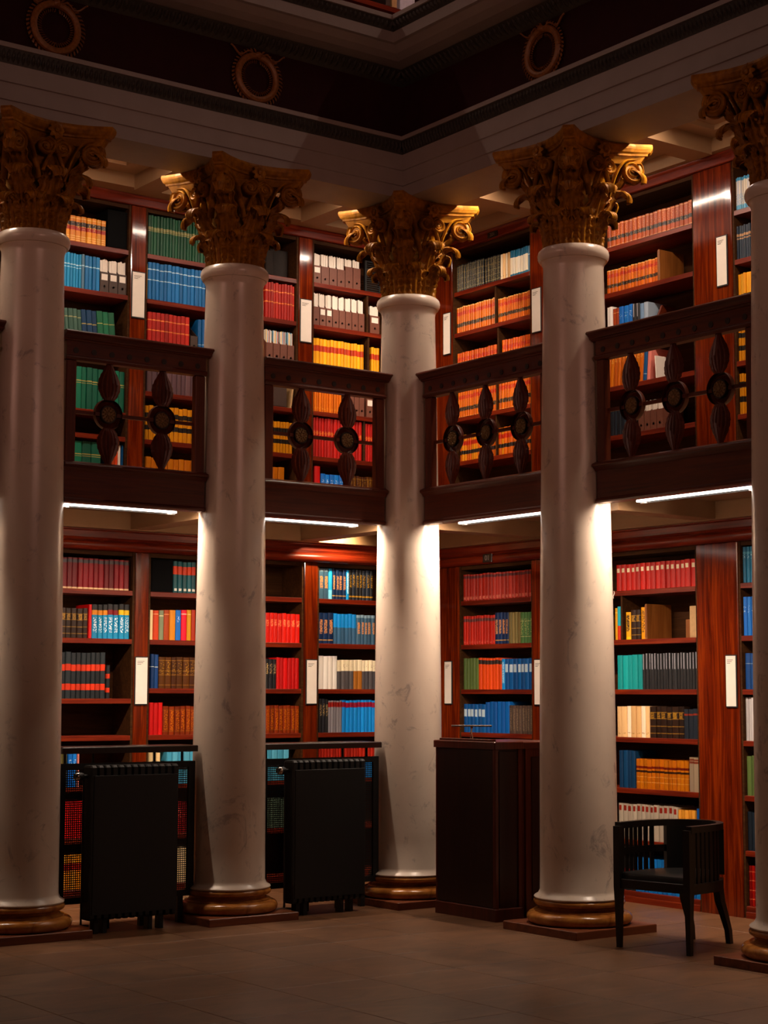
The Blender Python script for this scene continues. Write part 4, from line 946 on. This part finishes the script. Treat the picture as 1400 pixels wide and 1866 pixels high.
for k in range(8): file_box('L3', 4.545, .165+.066*(k+.5), .064, .155, .275, nth(k, 8)+'brown file box with white papers, upper gallery second shelf, right of second pilaster', 'brown file boxes on the second shelf', 'boxbrown', k in (1, 2))
file_box('L3', 4.545, .80, .10, .155, .245, 'brown file box with white label beyond the partition, upper gallery second shelf', None, 'boxbrown', True)
for k in range(3): file_box('L3', 3.82, .535+.053*(k+.5), .052, .160, .180, nth(k, 3)+'brown file box beside orange books behind the railing, upper gallery fourth shelf', 'brown file boxes behind the railing', 'boxbrown', False, False)
file_box('L3', 3.82, .752, .075, .165, .185, 'brown file box with white label behind the railing beside second partition', None, 'boxbrown', True)
for k in range(4): file_box('R2', 3.445, 1.04+.064*(k+.5), .062, .145, .225, nth(k, 4)+'brown file box with pale papers behind the right railing', 'brown file boxes behind the right railing', 'boxbrown', False)
def slab_thing(name, label, cat, bay, lev, x0, x1, z, h, mat, dp=.22, y0=.03, tilt=0, seam=True):
    wing = bay[0]; D = DEPTH[wing, lev]
    t = thing(name, label, cat, W(wing, (x0+x1)/2, D+y0, z+.001), RZ[wing]); w_ = (x1-x0)/2
    t.rotation_euler = (Matrix.Rotation(RZ[wing], 4, 'Z') @ Matrix.Rotation(tilt, 4, 'Y')).to_euler()
    part('case', MB().bbox(-w_, w_, 0, dp, 0, h, .003), mat, t)
    if seam: part('spine_panel', MB().bbox(-w_*.86, w_*.86, -.003, 0, h*.04, h*.96, .001), mat, t)
    return t
slab_thing('document_box', 'tall black box at the end of the tan books, upper gallery top shelf', 'box', 'L1', 'up', -1.735, -1.568, 4.90, .30, 'boxblack')
slab_thing('document_box', 'tall black box beside teal books, lower gallery top shelf, right of first pilaster', 'box', 'L2', 'lo', -1.36, -1.165, 2.27, .25, 'boxblack')
slab_thing('document_box', 'dark brown box half hidden by the second capital, upper gallery top shelf', 'box', 'L2', 'up', -.30, -.225, 4.90, .21, 'boxdark')
slab_thing('document_box', 'wide dark brown box, upper gallery top shelf, left of second pilaster', 'box', 'L2', 'up', -.20, -.03, 4.90, .25, 'boxdark', .15, .12)
slab_thing('document_box', 'dark box behind the railing, upper gallery fourth shelf, left of second pilaster', 'box', 'L2', 'up', -.29, -.085, 3.82, .19, 'boxgrey')
slab_thing('loose_card', 'pale card leaning against the dark box behind the railing', 'card', 'L2', 'up', -.052, -.036, 3.823, .185, 'beige', .16, .03, .12, False)
t = thing('slatted_panel', 'black slatted panel at the right end of the top file boxes', 'panel', W('L', .775, 1.53, 4.901), 0)
part('frame', MB().box(-.078, -.058, 0, .02, 0, .27).box(.07, .085, 0, .02, 0, .27).box(-.058, .07, 0, .02, .255, .27), 'black', t)
for k in range(14): part('slat', MB().bbox(-.058, .07, .002, .016, .006+k*.0178, .015+k*.0178, .001), 'black', t)
slab_thing('bookend', 'tall wooden bookend right of the orange books, upper gallery second shelf', 'bookend', 'R2', 'up', 1.272, 1.290, 4.545, .235, 'bookend', .26, .02)
slab_thing('wooden_block', 'pale wooden board at the end of the upper second shelf, by wide pilaster', 'board', 'R2', 'up', 1.50, 1.628, 4.545, .27, 'beige', .03, .20, 0, False)
slab_thing('bookend', 'wooden bookend right of the yellow books, lower gallery second shelf', 'bookend', 'R2', 'lo', 1.092, 1.110, 1.907, .255, 'bookend', .26, .02)
slab_thing('wooden_block', 'low wooden block behind the bookend, lower gallery second shelf', 'board', 'R2', 'lo', 1.306, 1.50, 1.907, .14, 'bookend', .05, .22)
slab_thing('document_box', 'beige box beside the wide pilaster, lower gallery second shelf', 'box', 'R2', 'lo', 1.508, 1.604, 1.907, .225, 'beige', .20, .05)
t = thing('bookend', 'dark slanted bookend right of the mixed books, upper gallery third shelf', 'bookend', W('R', 1.20, 1.36, 4.191), RZ['R'])
part('side_board', MB().prism([(0,0),(.24,0),(.24,.20),(.10,.20)], -.009, .009, 'x'), 'rail_h', t)
part('foot', MB().box(.009, .10, .02, .22, 0, .004), 'rail_h', t)
slab_thing('loose_card', 'white card leaning behind the right railing, upper gallery fourth shelf', 'card', 'R2', 'up', 1.235, 1.243, 3.822, .17, 'white', .12, .02, -.06, False)
for k, (x, L) in enumerate(((.99,.05),(1.0,.04),(1.115,.045),(1.135,.055))):
    t = obj('ribbon_marker', MB().tube([(0,-.004+.006*math.sin(i), -L*i/6) for i in range(7)], .004, 5, .0015).mesh('ribbon_marker', M['white']), None, W('R', .35+.13*k+.05*(k%2), 1.33+.004, 2.272), (0,0,RZ['R']))
    tag(t, nth(k, 4)+'white ribbon marker hanging from the red labelled books', 'bookmark', 'ribbon markers below the red books')

# ------------------------------------------------------------------ radiators and their perforated screens
def perforated(x0, x1, z0, z1, p=.0138):
    nx, nz = int((x1-x0)/p), int((z1-z0)/p); px, pz = (x1-x0)/nx, (z1-z0)/nz; V = []; F = []; idx = {}
    def vert(i, j):
        if (i, j) not in idx: idx[i, j] = len(V); V.append((x0+i*px/2, 0, z0+j*pz/2))
        return idx[i, j]
    r = .30
    for i in range(nx):
        for j in range(nz):
            c = [vert(2*i,2*j), vert(2*i+2,2*j), vert(2*i+2,2*j+2), vert(2*i,2*j+2)]
            cx, cz = x0+(i+.5)*px, z0+(j+.5)*pz; b = len(V); off = px*.5 if False else 0
            V.extend([(cx, 0, cz-r*pz*1.25), (cx+r*px*1.25, 0, cz), (cx, 0, cz+r*pz*1.25), (cx-r*px*1.25, 0, cz)])
            F += [(c[0], c[1], b+1, b), (c[1], c[2], b+2, b+1), (c[2], c[3], b+3, b+2), (c[3], c[0], b, b+3)]
    me = bpy.data.meshes.new('perforated_panel'); me.from_pydata(V, [], F); me.materials.append(M['black']); return me
PERF = perforated(-.46, .46, .19, 1.03)
def screen(cx, label):
    t = thing('radiator_screen', label, 'radiator cover', (cx, 0, 0))
    obj('perforated_panel', PERF, t, (0, .012, 0))
    f = MB()
    for (a,b,z0,z1) in ((-.498,-.45,.17,1.055),(.45,.498,.17,1.055),(-.45,.45,1.015,1.055),(-.45,.45,.17,.21)): f.box(a, b, 0, .024, z0, z1)
    part('frame', f, 'black', t)
    part('top_board', MB().bbox(-.498, .498, -.04, .22, 1.118, 1.160, .005), 'desk_panel', t)
    for x in (-.43, -.23, .22, .43): part('post', MB().lathe([(.009,1.05),(.009,1.12)], 10, 'z', True, (x, .06, 0)).box(x-.012, x+.012, .02, .07, 1.045, 1.055), 'black', t)
    for x in (-.14, .12, .40) if cx < -1 else (-.12, .16, .36):
        part('leg', MB().bbox(x-.02, x+.02, .0, .04, .0, .175, .003), 'black', t)
    return t
screen(-2.287, 'black perforated radiator screen with a flat top board, left gap between columns')
screen(-.762, 'black perforated radiator screen with a flat top board, beside the corner column')
def radiator(x0, x1, label):
    cx = (x0+x1)/2; t = thing('radiator', label, 'radiator', (cx, -.15, 0)); n_ = 13; pt = (x1-x0)/n_
    sec = MB()
    P = [(-pt*.42,-.05),(-pt*.30,-.062),(pt*.30,-.062),(pt*.42,-.05),(pt*.42,.05),(pt*.30,.062),(-pt*.30,.062),(-pt*.42,.05)]
    sec.stack([[(x*.8,y*.8,z) for x,y in P] if k in (0,5) else [(x,y,z) for x,y in P] for k, z in enumerate((.085,.10,.14,1.0,1.035,1.048))])
    me = sec.mesh('section', M['black'])
    for i in range(n_): obj('section', me, t, (x0-cx+(i+.5)*pt, 0, 0))
    for z in (.15, .98): part('header_pipe', MB().lathe([(.022,x0-cx+.01),(.022,x1-cx-.01)], 12, 'x', True, (0,0,z)), 'black', t)
    part('cover_plate', MB().bbox(x0-cx+.02, x1-cx-.01, -.066, -.060, .12, .985, .002), 'black', t)
    for x in (x0-cx+.07, x0-cx+.13, x1-cx-.10, x1-cx-.18): part('leg', MB().bbox(x-.016, x+.016, -.03, .03, 0, .10, .003), 'black', t)
    v = part('valve', MB().lathe([(.012,0),(.012,-.03),(.020,-.034),(.026,-.05),(.026,-.085),(.018,-.092)], 16, 'x', True, (x0-cx+.01, 0, .98)), 'black', t, True)
    part('valve_ring', MB().lathe([(.0275,-.070),(.0275,-.084),(.020,-.0935),(.019,-.092)], 20, 'x', False, (x0-cx+.01, 0, .98)), 'chrome', v, True)
    part('valve_pipe', MB().tube([(x0-cx-.022, 0, .97), (x0-cx-.022, .0, .85), (x0-cx-.022, .0, .06), (x0-cx+.03, 0, .05)], .007, 8), 'black', t, True)
radiator(-2.665, -2.03, 'black column radiator standing between first and second columns')
radiator(-1.145, -.53, 'black column radiator standing between second and corner columns')

# ------------------------------------------------------------------ lectern
t = thing('lectern', 'dark wooden lectern with panelled sides standing left of the fourth column', 'lectern', (0, 0, 0))
x0, x1, y0, y1 = -.19, .045, -1.215, -.57
part('plinth', MB().bbox(x0-.005, x1+.005, y0-.005, y1+.005, 0, .085, .006), 'desk_v', t)
part('body', MB().box(x0+.012, x1-.012, y0+.012, y1-.012, .085, 1.135), 'desk_panel', t)
part('front_panel', MB().bbox(x0+.002, x0+.012, y0+.03, y1-.012, .09, 1.13, .002), 'desk_panel', t)
for (a, b, c_, d) in ((x0, x0+.03, y0, y0+.03), (x0, x0+.02, y1-.02, y1), (x1-.03, x1, y0, y0+.02)): part('stile', MB().bbox(a, b, c_, d, .085, 1.135, .003), 'desk_v', t)
part('side_panel', MB().bbox(x0+.04, x1-.045, y0+.006, y0+.012, .10, 1.12, .002), 'desk_panel', t)
part('top', MB().bbox(x0-.012, x1+.012, y0-.012, y1+.012, 1.135, 1.185, .005), 'desk_v', t)
part('neck', MB().box(x1, x1+.06, y0+.05, y1-.02, 0, 1.135), 'desk_v', t)
part('rear_body', MB().box(x1+.06, .50, y0+.03, y1+.02, .02, 1.135), 'desk_v', t)
part('rear_panel', MB().bbox(x1+.11, .46, y0+.022, y0+.03, .12, 1.08, .002), 'desk_panel', t)
part('rear_top', MB().bbox(x1+.012, .515, y0+.012, y1+.03, 1.137, 1.180, .005), 'desk_v', t)
part('book_rest', MB().bbox(x0+.01, x0+.06, y0+.06, y1-.03, 1.185, 1.200, .003), 'desk_v', t)
t = thing('desk_lamp', 'slim lamp with a flat bar head on the lectern', 'lamp', (-.06, -.80, 1.186))
part('foot', MB().lathe([(.03,0),(.03,.006),(.012,.012)], 16), 'dull', t, True)
part('stem', MB().tube([(.0,.0,.01),(-.012,-.008,.04),(.012,.006,.086)], .0035, 8), 'chrome', t, True)
part('stem', MB().tube([(.012,-.006,.01),(.004,-.004,.045),(.012,.006,.086)], .003, 8), 'chrome', t, True)
part('joint', MB().lathe([(.003,-.009),(.009,-.005),(.009,.005),(.003,.009)], 12, 'x', True, (.012,.006,.088)), 'chrome', t, True)
h = MB().bbox(-.14, .14, -.022, .022, -.006, .006, .002); o = part('lamp_head', h, 'dull', t, loc=(.012,.006,.098)); o.rotation_euler = (0, 0, -.636)

# ------------------------------------------------------------------ tub armchair
t = thing('armchair', 'dark wooden tub armchair with slatted sides between fourth and fifth columns', 'chair', (-.030, -2.708, 0), math.radians(-80.5))
def U(s, a=.255, yf=-.235, yb=.255):
    # plan of the back rail, s from 0 (left front) to 1 (right front)
    straight = .20; L1 = straight; arc = PI*.5*(a+ .34); tot = 2*L1+arc; d = s*tot
    if d < L1: return Vector((-a, yf+d, 0))
    if d > tot-L1: return Vector((a, yf+(tot-d), 0))
    th = (d-L1)/arc*PI; return Vector((-a*math.cos(th), yf+L1+.34*math.sin(th), 0))
def band(z0, z1, th, s0=0, s1=1, n_=40, grow=0):
    mb = MB(); rings = []
    for i in range(n_+1):
        s = s0+(s1-s0)*i/n_; p = U(s); q = (U(min(1,s+.005))-U(max(0,s-.005))).normalized(); nn = Vector((q.y, -q.x, 0))
        a = p-nn*th/2; b = p+nn*th/2
        rings.append([(a.x,a.y,z0),(b.x,b.y,z0),(b.x+nn.x*grow,b.y+nn.y*grow,z1),(a.x+nn.x*grow,a.y+nn.y*grow,z1)])
    return mb.stack(rings)
part('top_rail', band(.700, .738, .042), 'chair', t)
part('seat_rail', band(.345, .405, .03), 'chair', t)
for s in [(.035+.033*i) for i in range(7)]+[1-(.035+.033*i) for i in range(7)]:
    part('slat', band(.40, .702, .010, s-.010, s+.010, 2), 'chair', t)
part('backrest', band(.43, .700, .045, .30, .70, 24), 'leather', t, True, label='black leather back pad')
part('middle_rail', band(.545, .585, .014, .0, .30, 12), 'chair', t)
out = [(-.245,-.235),(.245,-.235)]+[(U(1-i/20*1).x*.95, U(1-i/20).y*.95+.0) for i in range(3, 18)]
part('seat', MB().stack([[(x*k, y*k, z) for x, y in out] for k, z in ((1,.395),(1.0,.425),(.97,.440),(.90,.446))]), 'leather', t, True, label='black leather seat')
part('apron', MB().bbox(-.235, .235, -.250, -.225, .350, .405, .003), 'chair', t)
for s in (-1, 1):
    x = s*.25
    part('front_leg', MB().stack([[(x+a*w_, -.235+b*w_, z) for a, b in ((-1,-1),(1,-1),(1,1),(-1,1))] for w_, z in ((.014,0),(.019,.25),(.023,.36),(.023,.715))]), 'chair', t)
    P = []
    for z, dx, dy, w_ in ((.40,0,0,.024),(.34,0,0,.024),(.26,.004,.012,.023),(.17,.012,.05,.020),(.08,.018,.085,.017),(0,.02,.095,.016)):
        cx, cy = s*(.124+dx*.6), .262+dy; P.append([(cx-w_,cy-w_,z),(cx+w_,cy-w_,z),(cx+w_,cy+w_,z),(cx-w_,cy+w_,z)])
    part('rear_leg', MB().stack(P[::-1]), 'chair', t)

# ------------------------------------------------------------------ top gallery seen over the cornice
t = thing('bookcase', 'mahogany bookcase of the top gallery glimpsed above the cornice', 'bookcase', (.6, 1.42, 6.33))
part('back_panel', MB().box(-1.2, .75, .32, .34, 0, 2.2), 'back', t)
for z in (.35, .72, 1.09, 1.50, 1.88): part('shelf', MB().bbox(-1.18, .73, .0, .31, z-.045, z, .003), 'wood_h', t)
for x in (-1.2, -.35, .73): part('side_panel', MB().bbox(x, x+.03, .0, .33, 0, 2.2, .003), 'wood_v', t)
part('plinth_board', MB().box(-1.17, .73, .01, .03, 0, .30), 'wood_h', t)
def top_box(x0, x1, h, mat, label, name='document_box'):
    b = thing(name, label, 'box' if name == 'document_box' else 'book', ((x0+x1)/2, 1.44, 6.33+1.09+.0005)); w_ = (x1-x0)/2
    part('case', MB().bbox(-w_, w_, 0, .2, 0, h, .003), mat, b); part('spine_panel', MB().bbox(-w_*.85, w_*.85, -.002, 0, .01, h-.01, .001), mat, b)
M['lilac'] = plain('lilac_white_board', 'c4c2d2', .5)
top_box(1.00, 1.16, .30, 'lilac', 'pale lilac box on the top gallery shelf')
top_box(.91, .965, .24, 'beige', 'beige box left of the lilac box, top gallery')
top_box(.845, .895, .24, 'boxgrey', 'dark box left of the beige box, top gallery')
def attic_strip(loc, rz, ln, label):
    t = thing('strip_light', label, 'lamp', loc, rz, 'strip lights of the top gallery')
    part('housing', MB().bbox(-ln/2, ln/2, -.03, .03, 0, .03, .004), 'black', t)
    part('tube', MB().bbox(-ln/2+.01, ln/2-.01, -.015, .015, -.016, 0, .004), 'tube_top', t)
    l = bpy.data.lights.new('attic_optic', 'AREA'); l.shape = 'RECTANGLE'; l.size = ln; l.size_y = .03; l.energy = ATTIC_WATTS; l.color = (1, .56, .42)
    o = obj('attic_optic', l, t, (0, 0, -.02)); o.rotation_euler = (math.radians(-25), 0, 0)
attic_strip((-3.4, .49, 8.4), 0, 5.0, 'strip light of the top gallery above the left colonnade, out of the picture')
attic_strip((.49, -3.6, 8.4), -PI/2, 5.4, 'strip light of the top gallery above the right colonnade, out of the picture')
attic_strip((.75, .75, 8.4), 0, .5, 'short strip light in the corner of the top gallery, out of the picture')
